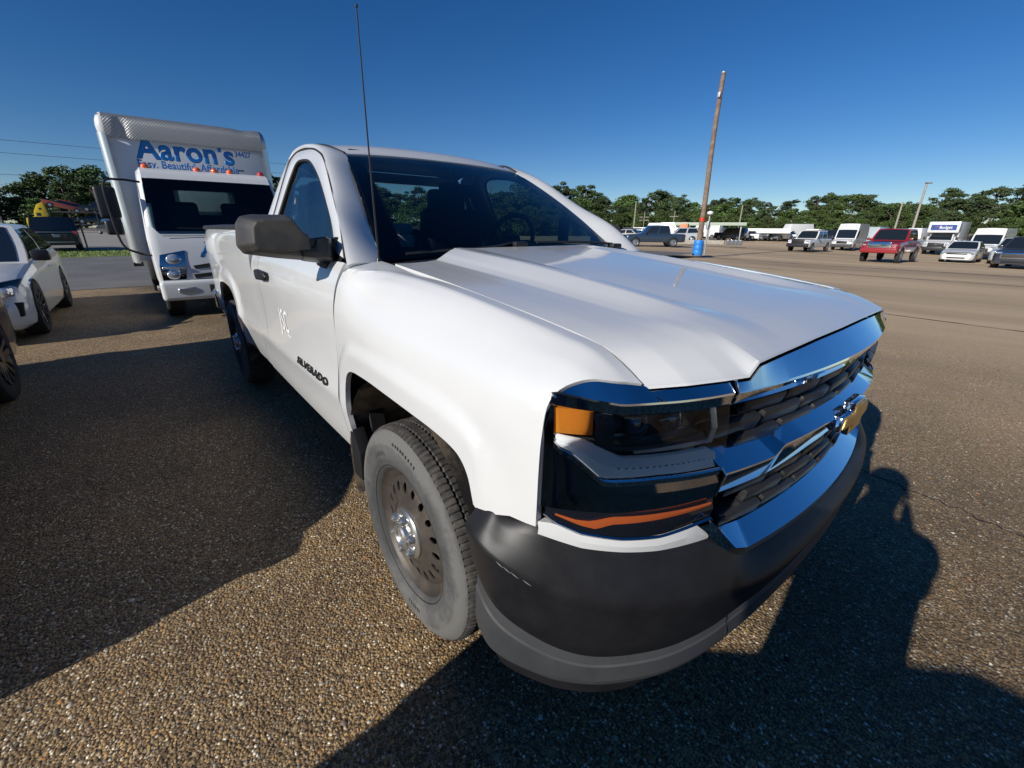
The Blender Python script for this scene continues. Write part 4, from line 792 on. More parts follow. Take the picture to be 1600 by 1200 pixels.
# neighbours on the left
car('sedan', 'white sedan with black mirror parked behind a dark spoked wheel', 'car', (-8.92, -3.62, 0), 0, L=4.72, W=1.86, H=1.43, prof=[(-2.36, .70), (-2.3, .95), (-1.75, 1.04), (-.5, .98), (.85, .93), (1.6, .82), (2.05, .72), (2.28, .60), (2.36, .44)], gh=(.98, .12, -1.0, -1.85), zs=.17, wb=2.73, xo=.12, R=.345, spokes=10, rim='alloy_dark', lights=(.64, .36, .20), grille=(.50, 1.0, .20, 'grille_black'), detail=64, nose=.55, bumper=None)
car('crossover', 'dark maroon crossover with black spoked wheels beside the pickup', 'car', (-2.90, -3.52, 0), 0, L=4.9, W=1.92, H=1.66, prof=[(-2.45, .85), (-2.4, 1.05), (-1.9, 1.08), (-.5, 1.05), (.85, 1.04), (1.7, .98), (2.2, .86), (2.40, .70), (2.45, .5)], gh=(.95, .15, -1.75, -2.25), zs=.22, wb=2.85, xo=.20, R=.37, paint='maroon_paint', spokes=14, rim='alloy_dark', detail=72, nose=.6, wtop=.74)
sd_ = bpy.data.objects['sedan']
for s in (-1, 1):
    prism('corner_intake', [(.50, .30), (.84, .34), (.86, .50), (.60, .56)], lambda u, v, d, s=s: (2.36 - .02 - .55 * max(0, u - .35)**1.6 + d, s * u, v), -.06, .03, 'black_matte', sd_, .01, 2)
    prism('headlight_bezel', [(.42, .60), (.84, .66), (.90, .78), (.60, .73), (.44, .67)], lambda u, v, d, s=s: (2.33 - .75 * max(0, u - .30)**1.5 - .35 * (v - .6) + d, s * u, v), -.05, .035, 'smoke_lens', sd_, .008, 2)
    rbox('door_handle', (.20, .03, .03), (-.25, s * .925, .80), 'chrome', sd_, .01, 2)
# car behind the photographer
car('hatchback', 'grey hatchback parked tail first behind the photographer', 'car', (2.70, -3.55, 0), 0, L=4.5, W=1.86, H=1.545, prof=[(-2.25, .60), (-2.22, .97), (-1.95, 1.04), (-1.2, 1.05), (-.5, 1.0), (.85, .97), (1.6, .88), (2.0, .78), (2.2, .66), (2.25, .5)], gh=(.95, .15, -1.0, -1.98), zs=.22, wb=2.65, xo=.08, R=.34, paint='grey_paint', spokes=5, detail=48, nose=.3, wtop=.82)
# row across the lot
def pickup(name, label, loc, rz, paint, **k):
    d = dict(L=5.75, W=2.0, H=1.95, prof=PU, gh=(1.15, .45, -1.25, -1.45), zs=.42, wb=3.6, xo=.05, R=.41, wins=((.06, .48), (.54, .94)), lights=(.98, .4, .17), grille=(.96, .85, .34, 'grille_black'), nose=.35, low_intake=False, wtop=.78); d.update(k)
    return car(name, label, 'pickup truck', loc, rz, paint=paint, **d)
rm = pickup('work_pickup', 'white crew-cab pickup with roof beacons and black grille guard', lot(-14.3, 49.4), HD - .05, 'bright_white', bumper='black_plastic', bumper_h=.34, grille=(.98, .95, .42, 'black_plastic'))
rbox('beacon_bar', (.3, 1.1, .09), (-.1, 0, 2.03), 'white_plain', rm, .03); rbox('roof_rack', (.9, 1.3, .05), (-.7, 0, 2.0), 'white_plain', rm, .02)
gm_ = pickup('lifted_pickup', 'dark red lifted pickup with big tyres and chrome grille', lot(-5.7, 36.9), HD - .04, 'red_paint', zs=.60, R=.47, prof=[(a, b + .16) for a, b in PU], H=2.08, bumper='red_paint', bumper_h=.30, chrome_ring=True, grille=(1.08, .95, .36, 'dark_chrome'), lights=(1.12, .4, .16), plate=True, wtop=.80)
def van(name, label, loc, rz, H, L=6.0, bumper='lip_grey', gz=.88, gm='grille_black', nose_x=2.1):
    return car(name, label, 'van', loc, rz, L=L, W=2.05, H=H, prof=[(-L / 2, 1.1), (-L / 2 + .05, 1.25), (0, 1.25), (L / 2 - 1.1, 1.25), (L / 2 - .45, 1.10), (L / 2 - .12, .95), (L / 2, .65)], gh=(L / 2 - .95, L / 2 - 1.75, -L / 2 + .15, -L / 2 + .03), zs=.32, wb=3.6, xo=.15, R=.35, wins=((.03, .16),), vlo=.05, vhi=.5, wsv=(.04, .60), wtop=.86, lights=(.98, .38, .18), grille=(gz, .8, .26, gm), bumper=bumper, bumper_h=.32, nose=.4, low_intake=False)
van('cargo_van', 'white tall cargo van with dark grey bumper beside the red pickup', lot(-13.6, 59.6), HD + .02, 2.75, gz=.86); van('delivery_van', 'white high-roof van with black lower grille behind the white sedan', lot(-2.5, 56.3), HD - .10, 2.55, bumper='black_plastic', gz=.82)
car('coupe', 'white two-door coupe facing the lot with a low black intake', 'car', lot(-2.9, 43.8), HD - .03, L=4.5, W=1.82, H=1.42, prof=[(-2.25, .75), (-2.2, .98), (-1.6, 1.02), (-.5, .98), (.85, .93), (1.6, .82), (2.0, .74), (2.2, .62), (2.25, .42)], gh=(.95, .1, -.9, -1.75), zs=.2, wb=2.7, xo=.05, R=.33, lights=(.66, .4, .20), grille=(.63, 1.0, .08, 'grille_black'), nose=.5)
car('suv', 'charcoal sport utility vehicle with a chrome-ringed grille', 'car', lot(.35, 36.6), HD - .16, L=4.65, W=1.9, H=1.68, prof=[(-2.32, .9), (-2.27, 1.1), (-1.8, 1.12), (-.5, 1.08), (.85, 1.06), (1.7, 1.0), (2.1, .90), (2.28, .75), (2.32, .5)], gh=(.95, .2, -1.7, -2.15), zs=.24, wb=2.73, xo=.08, R=.36, paint='charcoal_paint', chrome_ring=True, grille=(.72, .95, .22, 'grille_black'), lights=(.86, .4, .15), nose=.5)
car('suv', 'silver sport utility vehicle half hidden behind the charcoal one', 'car', lot(-.4, 44.0), HD - .1, L=4.6, W=1.85, H=1.70, prof=[(-2.3, .9), (-2.25, 1.1), (-1.8, 1.12), (-.5, 1.08), (.85, 1.06), (1.7, 1.0), (2.1, .88), (2.26, .7), (2.3, .5)], gh=(.9, .15, -1.7, -2.15), zs=.24, wb=2.7, R=.35, paint='silver_paint', nose=.5)
# far lot, right of the windshield
pickup('pickup', 'dark navy crew-cab pickup parked near the carport', lot(-24.3, 37.6), rad(228), 'navy_paint')
car('suv', 'grey-blue sport utility vehicle beside the navy pickup', 'car', lot(-29.8, 52.2), rad(215), L=4.8, W=1.9, H=1.75, prof=[(-2.4, .9), (-2.35, 1.1), (-1.8, 1.12), (-.5, 1.08), (.95, 1.06), (1.7, 1.0), (2.2, .88), (2.36, .7), (2.4, .5)], gh=(.95, .3, -1.8, -2.2), zs=.25, wb=2.8, R=.36, paint='silver_paint')
car('sedan', 'pale tan sedan at the edge of the far lot', 'car', lot(-34.5, 47.0), rad(190), paint='tan_paint')
car('compact_suv', 'black sport utility vehicle seen from behind beyond the fence', 'car', (-37.9, -5.35, .03), rad(186), L=4.95, W=2.02, H=1.88, prof=[(-2.47, .95), (-2.43, 1.15), (-1.9, 1.2), (-.5, 1.17), (.95, 1.14), (1.8, 1.08), (2.3, .92), (2.44, .7), (2.47, .5)], gh=(1.0, .35, -2.2, -2.42), zs=.30, wb=2.9, R=.39, paint='black_paint', rear=True, wtop=.84) if False else car('utility_vehicle', 'black sport utility vehicle seen from behind beyond the fence', 'car', (-37.9, -5.35, .03), rad(186), L=4.95, W=2.02, H=1.88, prof=[(-2.47, .95), (-2.43, 1.15), (-1.9, 1.2), (-.5, 1.17), (.95, 1.14), (1.8, 1.08), (2.3, .92), (2.44, .7), (2.47, .5)], gh=(1.0, .35, -2.2, -2.42), zs=.30, wb=2.9, R=.39, paint='black_paint', rear=True, wtop=.84)
zl = lambda x: .02 + .0145 * min(max(-36.8 - x, 0), 75)
car('utility_vehicle', 'dark red-lamped sport utility vehicle driving beyond the fence', 'car', (-72, -3.6, zl(-72)), rad(200), L=4.7, W=1.9, H=1.75, zs=.25, wb=2.8, R=.36, prof=[(-2.35, .9), (-2.3, 1.1), (-1.8, 1.12), (-.5, 1.08), (.95, 1.06), (1.7, 1.0), (2.2, .88), (2.31, .7), (2.35, .5)], gh=(.95, .3, -1.9, -2.25), paint='charcoal_paint', rear=True)

# ---- moving truck with lettered box
def wall_text(x, y0, z0, sgn=1): return lambda u, v, w: (x + w * .08, y0 + u * sgn, z0 + v)
IZ = thing('box_truck', 'white cab-over box truck with blue lettering behind the pickup', 'box truck', (-8.0, -.40, 0))
def prof_cab(half, inset=0):   # cab shell by side profile, lofted across its width
    pr = np.array([(-.95, .55), (-.95, 1.2), (-.93, 1.9), (-.88, 2.18), (-.70, 2.25), (-.15, 2.26), (.10, 2.22), (.22, 2.12), (.42, 1.70), (.58, 1.32), (.66, 1.10), (.72, .80), (.73, .58)])
    return pr
pc = prof_cab(.98); ysec = np.array([-1.0, -.985, -.94, -.88, -.8, -.4, 0, .4, .8, .88, .94, .985, 1.0]) * .98; kk = np.array([.90, .965, .99, .996, 1, 1.012, 1.016, 1.012, 1, .996, .99, .965, .90])
def cabpt(px, pz, y, k): f = 1 if px < 0 else k; return (px * f if px > 0 else px, y * (1 - .075 * np.clip((pz - 1.25) / 1.0, 0, 1)), .55 + (pz - .55) * (1 - (1 - kk[0]) * 0 - .03 * (abs(y) > .95)))
cp_ = catmull(pc, 60); Pc = np.array([[cabpt(a, b, y, k) for a, b in cp_] for y, k in zip(ysec, kk)]); n, m = Pc.shape[:2]
def _hole(q): c_ = np.mean([Pc.reshape(-1, 3)[i] for i in q], 0); return (c_[0] > .1 and 1.35 < c_[2] < 2.06 and abs(c_[1]) < .86) or (c_[0] < -.8 and 1.60 < c_[2] < 1.97 and abs(c_[1]) < .40)
raw('cab', Pc.reshape(-1, 3), [q for q in gridfaces(n, m) if not _hole(q)] + [tuple(range(m)), tuple(range((n - 1) * m, n * m))[::-1]], 'truck_white', IZ, sharp=35)
def cab_x(z): return float(np.interp(z, pc[::-1, 1][:6], pc[::-1, 0][:6]))
def cf(z, y): return np.interp(z, [.58, .80, 1.10, 1.32, 1.70, 2.12], [.73, .72, .66, .58, .42, .22]) * np.interp(abs(y), [0, .39, .78, .92, .965, .98], [1.016, 1.012, 1, .99, .965, .9])
wz = np.linspace(1.30, 2.09, 9); wy = np.linspace(-1, 1, 21); hwz = lambda z: np.interp(z, [1.30, 1.36, 1.95, 2.05, 2.09], [.84, .905, .885, .865, .80])
ws_ = panel('windshield', np.array([[(cf(z, y * hwz(z)) + .008, y * hwz(z), z) for y in wy] for z in wz]), 'windshield_glass', IZ, .004, ref=(-.5, 0, 1.5))[0]
rbox('cab_interior', (1.25, 1.76, .6), (-.15, 0, 1.02), 'black_matte', IZ, .05); rbox('cab_ceiling', (.85, 1.66, .03), (-.35, 0, 2.17), 'black_matte', IZ, 0)
for s in (-1, 1): rbox('cab_wall', (.95, .03, .85), (-.32, s * .88, 1.7), 'black_matte', IZ, 0); rbox('seat', (.2, .5, .7), (-.55, s * .42, 1.45), 'seat', IZ, .08, 3)
raw('rear_window', [(-.90, -.42, 1.58), (-.90, .42, 1.58), (-.90, .42, 2.0), (-.90, -.42, 2.0)], [(0, 1, 2, 3)], 'clear_glass', IZ, smooth=False)
for y0, y1, z0, z1 in ((-.9, -.45, 1.2, 2.15), (.45, .9, 1.2, 2.15), (-.45, .45, 1.2, 1.60), (-.45, .45, 2.0, 2.15)): raw('cab_lining', [(-.79, y0, z0), (-.79, y1, z0), (-.79, y1, z1), (-.79, y0, z1)], [(0, 1, 2, 3)], 'black_matte', IZ, smooth=False)
for s in (-1, 1):
    raw('side_window', [(.42, s * .962, 1.35), (.16, s * .918, 2.02), (-.55, s * .918, 2.05), (-.58, s * .965, 1.30)], [(0, 1, 2, 3)], 'dark_glass', IZ, smooth=False)
    hl_ = prism('headlight', [(.58, 1.06), (.90, 1.00), (.935, .84), (.935, .62), (.64, .62), (.61, .80)], lambda u, v, d, s=s: (cf(v, u) + d, s * u, v), -.02, .014, 'dark_chrome', IZ, .012, 2)
    for (uu, vv, rr_) in ((.74, .92, .085), (.78, .70, .075)):
        bm = bmesh.new(); bmesh.ops.create_uvsphere(bm, u_segments=20, v_segments=12, radius=rr_); bm.transform(Matrix.Translation((cf(vv, uu) - .005, s * uu, vv)) @ Matrix.Diagonal((.45, 1.25, 1, 1))); frombm('reflector', bm, 'lamp_clear', hl_)
    rbox('lamp_bar', (.03, .30, .03), (.735, s * .76, .81), 'satin_silver', hl_, .008, 1); prism('grille_slot', [(.30, .86), (.52, .83), (.50, .78), (.30, .80)], lambda u, v, d, s=s: (cf(v, u) + d, s * u, v), .0, .012, 'black_matte', IZ, .002, 1); prism('grille_slot', [(.30, .72), (.54, .70), (.52, .64), (.30, .66)], lambda u, v, d, s=s: (cf(v, u) + d, s * u, v), .0, .012, 'black_matte', IZ, .002, 1)
    rbox('fog_light', (.05, .25, .09), (.80, s * .66, .47), 'lamp_clear', IZ, .015, 1)
    arm = tube('mirror_arm', [tuple(q) for q in catmull([(.30, s * .90, 2.02), (.42, s * 1.12, 2.03), (.45, s * 1.30, 1.98), (.45, s * 1.32, 1.6), (.45, s * 1.28, 1.15), (.42, s * 1.12, 1.02), (.48, s * .96, .98)], 40)], .016, 'black_plastic', IZ, 8)
    rbox('mirror_head', (.10, .24, .42), (.38, s * 1.32, 1.72), 'black_plastic', arm, .04, 3); rbox('mirror_head', (.09, .20, .20), (.38, s * 1.32, 1.38), 'black_plastic', arm, .04, 3)
    raw('mirror_glass', [(.325, s * 1.22, 1.54), (.325, s * 1.42, 1.54), (.325, s * 1.42, 1.9), (.325, s * 1.22, 1.9)], [(0, 1, 2, 3)], 'galv', arm, smooth=False)
    rbox('step', (.35, .12, .05), (.12, s * .96, .46), 'galv', IZ, .01); road_wheel(IZ, .08, s * .84, s, .39, .25, 'white_plain', 0, 48); road_wheel(IZ, -3.75, s * .86, s, .39, .40, 'white_plain', 0, 32)
    rbox('wheel_guard', (.5, .08, .30), (-.52, s * .93, .62), 'black_plastic', IZ, .03)
bz = rbox('front_bumper', (.22, 1.98, .30), (.70, 0, .47), 'truck_white', IZ, .06, 3); rbox('bumper_intake', (.03, .75, .12), (.805, 0, .48), 'black_matte', bz, .01); rbox('grille_bar', (.03, 1.1, .06), (.735, 0, .60), 'black_matte', IZ, .01)
rbox('chassis', (5.6, .9, .25), (-2.2, 0, .62), 'underbody', IZ, .02)
for y_, c_ in ((-.78, 'orange_lamp'), (-.12, 'orange_lamp'), (.12, 'orange_lamp'), (.34, 'orange_lamp'), (.80, 'red_lamp')):
    bm = bmesh.new(); bmesh.ops.create_uvsphere(bm, u_segments=12, v_segments=8, radius=.055); bm.transform(Matrix.Translation((-.02, y_, 2.265)) @ Matrix.Diagonal((1.1, 1, .8, 1))); frombm('roof_lamp', bm, c_, IZ)
tube('wiper', [(.60, .1, 1.33), (.57, -.25, 1.37), (.56, -.6, 1.38)], .01, 'black_plastic', IZ, 6)
raw('front_panel_seam', [(cf(1.27, 0) + .014, -.80, 1.272), (cf(1.27, 0) + .014, .80, 1.272), (cf(1.26, 0) + .016, .80, 1.262), (cf(1.26, 0) + .016, -.80, 1.262)], [(0, 1, 2, 3)], 'rubber_seal', IZ, smooth=False)
# cargo box
bx0, bx1, by, zb_, zt3 = -1.15, -5.6, 1.24, .80, 3.14
rbox('cargo_box', (bx0 - bx1 - .06, 2 * by - .06, zt3 - zb_ - .34), ((bx0 + bx1) / 2 - .01, 0, (zt3 - .30 + zb_) / 2), 'box_skin', IZ, .01); rbox('box_roof', (bx0 - bx1 - .1, 2 * by - .08, .3), ((bx0 + bx1) / 2, 0, zt3 - .17), 'alu', IZ, .03)
hp = np.array([(0, zt3 - .36), (.012, zt3 - .30), (.012, zt3 - .14), (-.01, zt3 - .05), (-.07, zt3), (-.16, zt3 + .012)]); hy = np.linspace(-by + .10, by - .10, 120)
panel('box_header', np.array([[(bx0 + a - .03 * math.exp(-((y + .93) / .07)**2) * (z < zt3 - .05), y, z - .02 * math.exp(-((y - .85) / .12)**2) * (z > zt3 - .1)) for a, z in hp] for i, y in enumerate(hy)]), 'tread_plate', IZ, .01, ref=(-3, 0, 2))
for s in (-1, 1):
    a = np.linspace(0, math.pi / 2, 7); g = np.array([[(bx0 - .10 + .11 * math.cos(q), s * (by - .10 + .11 * math.sin(q)), z) for q in a] for z in np.linspace(zb_ - .02, zt3 - .30, 6)]); pst = sheet('corner_post', g, 'alu_post', IZ)
    for k in range(26): rbox('rivet', (.006, .012, .012), (bx0 + .004, s * (by - .16), zb_ + .08 + k * .075), 'galv', pst, 0)
    bm = bmesh.new(); bmesh.ops.create_uvsphere(bm, u_segments=16, v_segments=8, radius=1); bm.transform(Matrix.Translation((bx0 - .11, s * (by - .11), zt3 - .2)) @ Matrix.Diagonal((.115, .115, .21, 1))); frombm('corner_cap', bm, 'truck_white' if s < 0 else 'alu', IZ)
    rbox('post_foot', (.20, .14, .06), (bx0 - .10, s * (by - .06), zb_ - .04), 'black_plastic', IZ, .01)
tx = bx0 - .036
tag(text('lettering', "Aaron's", .46, wall_text(tx, -.82, 2.51), 'aaron_blue', IZ, bold=.016, width=1.46, space=1.03), "blue Aaron's lettering on the box")
text('lettering', 'Easy. Beautiful. Affordable', .165, wall_text(tx, -.82, 2.365), 'aaron_blue', IZ, bold=.004, width=1.50); text('fleet_number', '34427', .13, wall_text(tx, .66, 2.66), 'aaron_blue', IZ, bold=.003, width=.27)
text('lettering', "Aaron's", .30, lambda u, v, w: (cf(.98 + v, -.40 + u) + .012, -.40 + u, .96 + v), 'aaron_blue', IZ, bold=.008, width=.9)
rbox('sticker', (.004, .10, .02), (tx, .72, 2.42), 'black_matte', IZ, 0)

# ---- rental truck across the lot
BT = thing('rental_truck', 'white rental box truck with a blue sign over the cab', 'box truck', lot(-6.4, 62.6), HD - .03)
pf = [(-1.6, .6), (-1.6, 1.3), (-1.45, 2.0), (-.75, 2.08), (-.35, 2.0), (.25, 1.38), (.9, 1.28), (1.25, 1.18), (1.32, .6)]
prism('cab', pf, lambda u, v, d: (u + 1.4, d * (1 - .12 * np.clip((v - 1.3) / .8, 0, 1)), v), -.98, .98, 'truck_white', BT, .07, 3)
raw('windshield', [(1.4 + .25, -.86, 1.44), (1.4 + .25, .86, 1.44), (1.4 - .27, .78, 1.98), (1.4 - .27, -.78, 1.98)], [(0, 1, 2, 3)], 'dark_glass', BT, smooth=False); bpy.data.objects[BT.children[-1].name].location = (.045, 0, .03)
rbox('grille', (.08, 1.25, .36), (2.72, 0, 1.0), 'grille_black', BT, .03); rbox('front_bumper', (.25, 1.95, .38), (2.72, 0, .62), 'black_plastic', BT, .06); rbox('emblem', (.02, .16, .05), (2.77, 0, 1.0), 'chrome', BT, .005)
for s in (-1, 1):
    rbox('headlight', (.10, .28, .26), (2.68, s * .80, 1.02), 'lamp_clear', BT, .03); road_wheel(BT, 1.9, s * .84, s, .39, .25, 'white_plain', 0, 32); road_wheel(BT, -2.3, s * .86, s, .39, .35, 'white_plain', 0, 32); rbox('door_mirror', (.10, .2, .3), (1.5, s * 1.2, 1.6), 'black_plastic', BT, .03)
rbox('cargo_box', (5.2, 2.35, 2.3), (-1.4 - .6, 0, 2.02), 'truck_white', BT, .06); rbox('overcab_box', (1.0, 2.35, 1.05), (.95, 0, 2.65), 'truck_white', BT, .08); sg = rbox('sign_panel', (.02, 1.9, .50), (1.455, 0, 2.62), 'budget_blue', BT, 0)
tag(text('sign_text', 'Budget', .38, lambda u, v, w: (1.472 + w, -.30 + u, 2.50 + v), 'white_plain', sg, bold=.008, width=.95), 'white Budget lettering'); tube('sign_mark', [(1.475, -.62, 2.58), (1.475, -.50, 2.68), (1.475, -.36, 2.70)], .02, 'orange_paint', sg, 6); rbox('chassis', (6, .9, .25), (-.5, 0, .6), 'underbody', BT, .02)

# ---- small vehicles far off: one mesh each
_tiny = {}
def tiny_mesh(kind, paint):
    if (kind, paint) in _tiny: return _tiny[(kind, paint)]
    bm = bmesh.new()
    def blk(x0, x1, w, z0, z1, mi, tx=1, ty=1, bev=.05, dx=0):
        r = bmesh.ops.create_cube(bm, size=1); vs = r['verts']
        for v in vs:
            top = v.co.z > 0; v.co = Vector(((x0 + x1) / 2 + v.co.x * (x1 - x0) * (tx if top else 1) + (dx if top else 0), v.co.y * w * (ty if top else 1), (z0 + z1) / 2 + v.co.z * (z1 - z0)))
        fs = {f for v in vs for f in v.link_faces}
        for f in fs: f.material_index = mi
        if bev: bmesh.ops.bevel(bm, geom=list({e for f in fs for e in f.edges}), offset=bev, segments=2, affect='EDGES', profile=.6, material=mi)
    dims = {'car': (4.6, 1.8, .25, .92, (-1.9, 1.1), 1.45, .66), 'suv': (4.7, 1.9, .28, 1.1, (-2.25, 1.0), 1.75, .80), 'pickup': (5.6, 1.98, .4, 1.18, (-1.2, 1.3), 1.92, .72), 'van': (5.6, 2.0, .3, 1.2, (-2.75, 1.9), 2.5, .86)}[kind]
    L, W, z0, zb, (ca, cb_), H, tp = dims
    blk(-L / 2, L / 2, W, z0, zb, 0, .97, .95, .09); blk(ca, cb_, W * .93, zb - .05, H - .08, 1 if kind != 'van' else 0, tp, .82, .06, -.1); cx = (ca + cb_) / 2 - .1; blk(cx - (cb_ - ca) * tp / 2, cx + (cb_ - ca) * tp / 2, W * .78, H - .14, H, 0, .96, .95, .05)
    if kind == 'van': blk(cb_ - .75, cb_ - .1, W * .88, zb + .1, H - .75, 1, .4, .95, .03)
    blk(L / 2 - .06, L / 2 + .02, W * .55, zb - .42, zb - .2, 2, 1, 1, .02)
    for s in (-1, 1): blk(L / 2 - .1, L / 2 + .015, .28, zb - .36, zb - .2, 3, 1, 1, .02); bm.verts.ensure_lookup_table(); [setattr(v, 'co', v.co) for v in ()]; bmesh.ops.translate(bm, verts=[v for v in bm.verts[-24:]], vec=(0, s * W * .36, 0)) if False else None
    for x in (-L * .29, L * .31):
        for s in (-1, 1):
            r = bmesh.ops.create_cone(bm, cap_ends=True, segments=20, radius1=.35, radius2=.35, depth=.22); mt = Matrix.Translation((x, s * (W / 2 - .1), .35)) @ Matrix.Rotation(math.pi / 2, 4, 'X'); bmesh.ops.transform(bm, matrix=mt, verts=r['verts'])
            for f in {f for v in r['verts'] for f in v.link_faces}: f.material_index = 2
            r = bmesh.ops.create_cone(bm, cap_ends=True, segments=16, radius1=.2, radius2=.2, depth=.235); bmesh.ops.transform(bm, matrix=mt, verts=r['verts'])
            for f in {f for v in r['verts'] for f in v.link_faces}: f.material_index = 4
    bmesh.ops.recalc_face_normals(bm, faces=bm.faces[:]); me = bpy.data.meshes.new('tiny_' + kind); bm.to_mesh(me); bm.free()
    for x in (paint, 'dark_glass', 'black_plastic', 'lamp_clear', 'alloy'): me.materials.append(M[x])
    me.polygons.foreach_set('use_smooth', [True] * len(me.polygons)); me.set_sharp_from_angle(angle=rad(30)); _tiny[(kind, paint)] = me; return me
CN = {'car': 'sedan', 'suv': 'sport utility vehicle', 'pickup': 'pickup truck', 'van': 'van'}; PN = {'bright_white': 'white', 'silver_paint': 'silver', 'black_paint': 'black', 'grey_paint': 'grey', 'red_paint': 'red', 'blue_paint': 'blue', 'orange_car': 'rust red', 'charcoal_paint': 'charcoal'}
def tiny(kind, paint, loc, rz, where, group=None, rx=0):
    o = bpy.data.objects.new({'car': 'sedan', 'suv': 'utility_vehicle', 'pickup': 'pickup', 'van': 'van'}[kind], tiny_mesh(kind, paint)); col.objects.link(o); o.location = loc; o.rotation_euler = (0, rx, rz)
    return tag(o, f'{PN[paint]} {CN[kind]} {where}', {'car': 'car', 'suv': 'car', 'pickup': 'pickup truck', 'van': 'van'}[kind], group)
def az(a, d): return CAM.x + d * math.cos(rad(a)), CAM.y + d * math.sin(rad(a))
G1 = 'vehicles in the far rows'
for a_, d_, k_, p_, h_ in [(127.2, 66, 'car', 'grey_paint', 10), (125.0, 72, 'suv', 'bright_white', 200), (124.0, 64, 'car', 'silver_paint', 20), (121.2, 74, 'van', 'bright_white', 200), (119.3, 78, 'suv', 'bright_white', 190), (122.6, 80, 'van', 'bright_white', 185),
        (114.6, 78, 'suv', 'charcoal_paint', 180), (113.2, 80, 'car', 'bright_white', 185), (112.2, 81, 'car', 'black_paint', 180), (111.3, 82, 'suv', 'grey_paint', 182), (110.4, 83, 'suv', 'bright_white', 180), (109.6, 84, 'car', 'silver_paint', 182), (108.5, 88, 'van', 'bright_white', 240), (107.9, 90, 'car', 'bright_white', 240), (105.6, 88, 'suv', 'grey_paint', 200), (104.9, 84, 'pickup', 'black_paint', 260), (101.7, 82, 'van', 'silver_paint', 265), (98.6, 84, 'van', 'bright_white', 262), (94.4, 84, 'pickup', 'grey_paint', 265), (92.2, 78, 'suv', 'silver_paint', 265), (126.2, 84, 'suv', 'grey_paint', 190), (128.0, 80, 'pickup', 'charcoal_paint', 190), (117.3, 88, 'van', 'bright_white', 182), (116.2, 90, 'pickup', 'silver_paint', 182)]:
    x_, y_ = az(a_, d_); tiny(k_, p_, (x_, y_, float(ground_z(x_, y_)) if a_ < 108 else float(ground_z(x_, y_)) * .4), rad(h_), 'in the far rows before the trees', G1)

# ---- car hauler beyond the fence
HX, HZ0 = -93.0, zl(-93); HT = thing('car_hauler', 'yellow tractor with a two-deck car carrier trailer', 'car hauler', (HX, -12.1, HZ0), -math.pi / 2)
prism('cab', [(-1.3, .6), (-1.3, 3.6), (-1.15, 3.8), (-.5, 3.5), (.0, 2.5), (.05, 1.9), (.95, 1.65), (1.1, .6)], lambda u, v, d: (u, d, v), -1.15, 1.15, 'yellow_paint', HT, .08, 2); rbox('sleeper_window', (.3, 2.34, .3), (-.75, 0, 2.9), 'dark_glass', HT, .05); rbox('side_window', (.5, 2.34, .45), (-.45, 0, 2.15), 'dark_glass', HT, .05)
for x_ in (.75, -.9, -2.0):
    for s in (-1, 1): road_wheel(HT, x_, s * 1.0, s, .5, .3, 'alloy', 0, 24)
rbox('chassis', (4.5, 1, .3), (-1.2, 0, .8), 'underbody', HT, .03); up = rbox('upper_deck', (17, 2.5, .15), (-10.3, 0, 2.55), 'steel_dark', HT, .03); rbox('lower_deck', (14, 2.5, .2), (-10.5, 0, .85), 'steel_dark', HT, .03); rbox('fairing', (2.0, 2.4, .1), (-2.9, 0, 2.6), 'steel_dark', HT, .02)
for x_ in (-3.5, -6.5, -9.5, -12.5, -16, -18.3):
    for s in (-1, 1): rbox('deck_post', (.14, .14, 1.75), (x_, s * 1.18, 1.70), 'steel_dark', HT, .02)
for x_ in (-12.6, -13.8):
    for s in (-1, 1): road_wheel(HT, x_, s * 1.0, s, .48, .3, 'alloy', 0, 24)
GH = None
tiny('car', 'orange_car', (HX, -12.6 + 3.6, HZ0 + 2.75), -math.pi / 2, 'tilted on the upper deck of the car hauler', rx=-.28); tiny('car', 'black_paint', (HX, -12.6 + 7.5, HZ0 + 2.63), -math.pi / 2, 'on the upper deck of the car hauler'); tiny('suv', 'silver_paint', (HX, -12.6 + 12.2, HZ0 + 2.63), -math.pi / 2, 'on the upper deck of the car hauler'); tiny('car', 'bright_white', (HX, -12.6 + 17.0, HZ0 + 2.63), -math.pi / 2, 'on the tail end of the hauler upper deck')
tiny('suv', 'red_paint', (HX, -12.6 + 11.6, HZ0 + .95), -math.pi / 2, 'on the lower deck of the car hauler'); tiny('car', 'black_paint', (HX, -12.6 + 6.6, HZ0 + .95), -math.pi / 2, 'on the lower deck of the car hauler')

# ------------------------------------------------------------------ street furniture
pz = float(ground_z(-13.3, 25.9)) * .3
PO = thing('utility_pole', 'bare weathered wooden pole standing in a blue barrel', 'pole', (-13.3, 25.9, pz - .03)); th_ = np.linspace(0, 9.85, 24)
tube('pole', [(.0 + .03 * math.sin(z * .7), 0, z) for z in th_], list(np.interp(th_, [0, 9.8], [.165, .118])), 'wood_pole', PO, 14); rbox('pole_box', (.16, .12, .26), (.02, -.17, 8.75), 'galv', PO, .02); tube('red_band', [(.02, 0, 2.02), (.02, 0, 2.22)], .168, 'red_plastic', PO, 14); tube('pole_top_plate', [(.02, 0, 9.83), (.02, 0, 9.88)], .125, 'galv', PO, 14)
BR = thing('barrel', 'bright blue plastic barrel around the foot of the wooden pole', 'barrel', (-13.05, 25.45, pz - .03)); lathe('shell', [(0, 0), (.27, 0), (.29, .03), (.30, .28), (.29, .30), (.30, .32), (.30, .58), (.29, .60), (.30, .62), (.29, .86), (.27, .90), (.25, .88), (.24, .60)], 32, (0, 0, 0), 1, 'blue_plastic', BR)
BR.children[-1].data.transform(Matrix.Rotation(math.pi / 2, 4, 'X'))
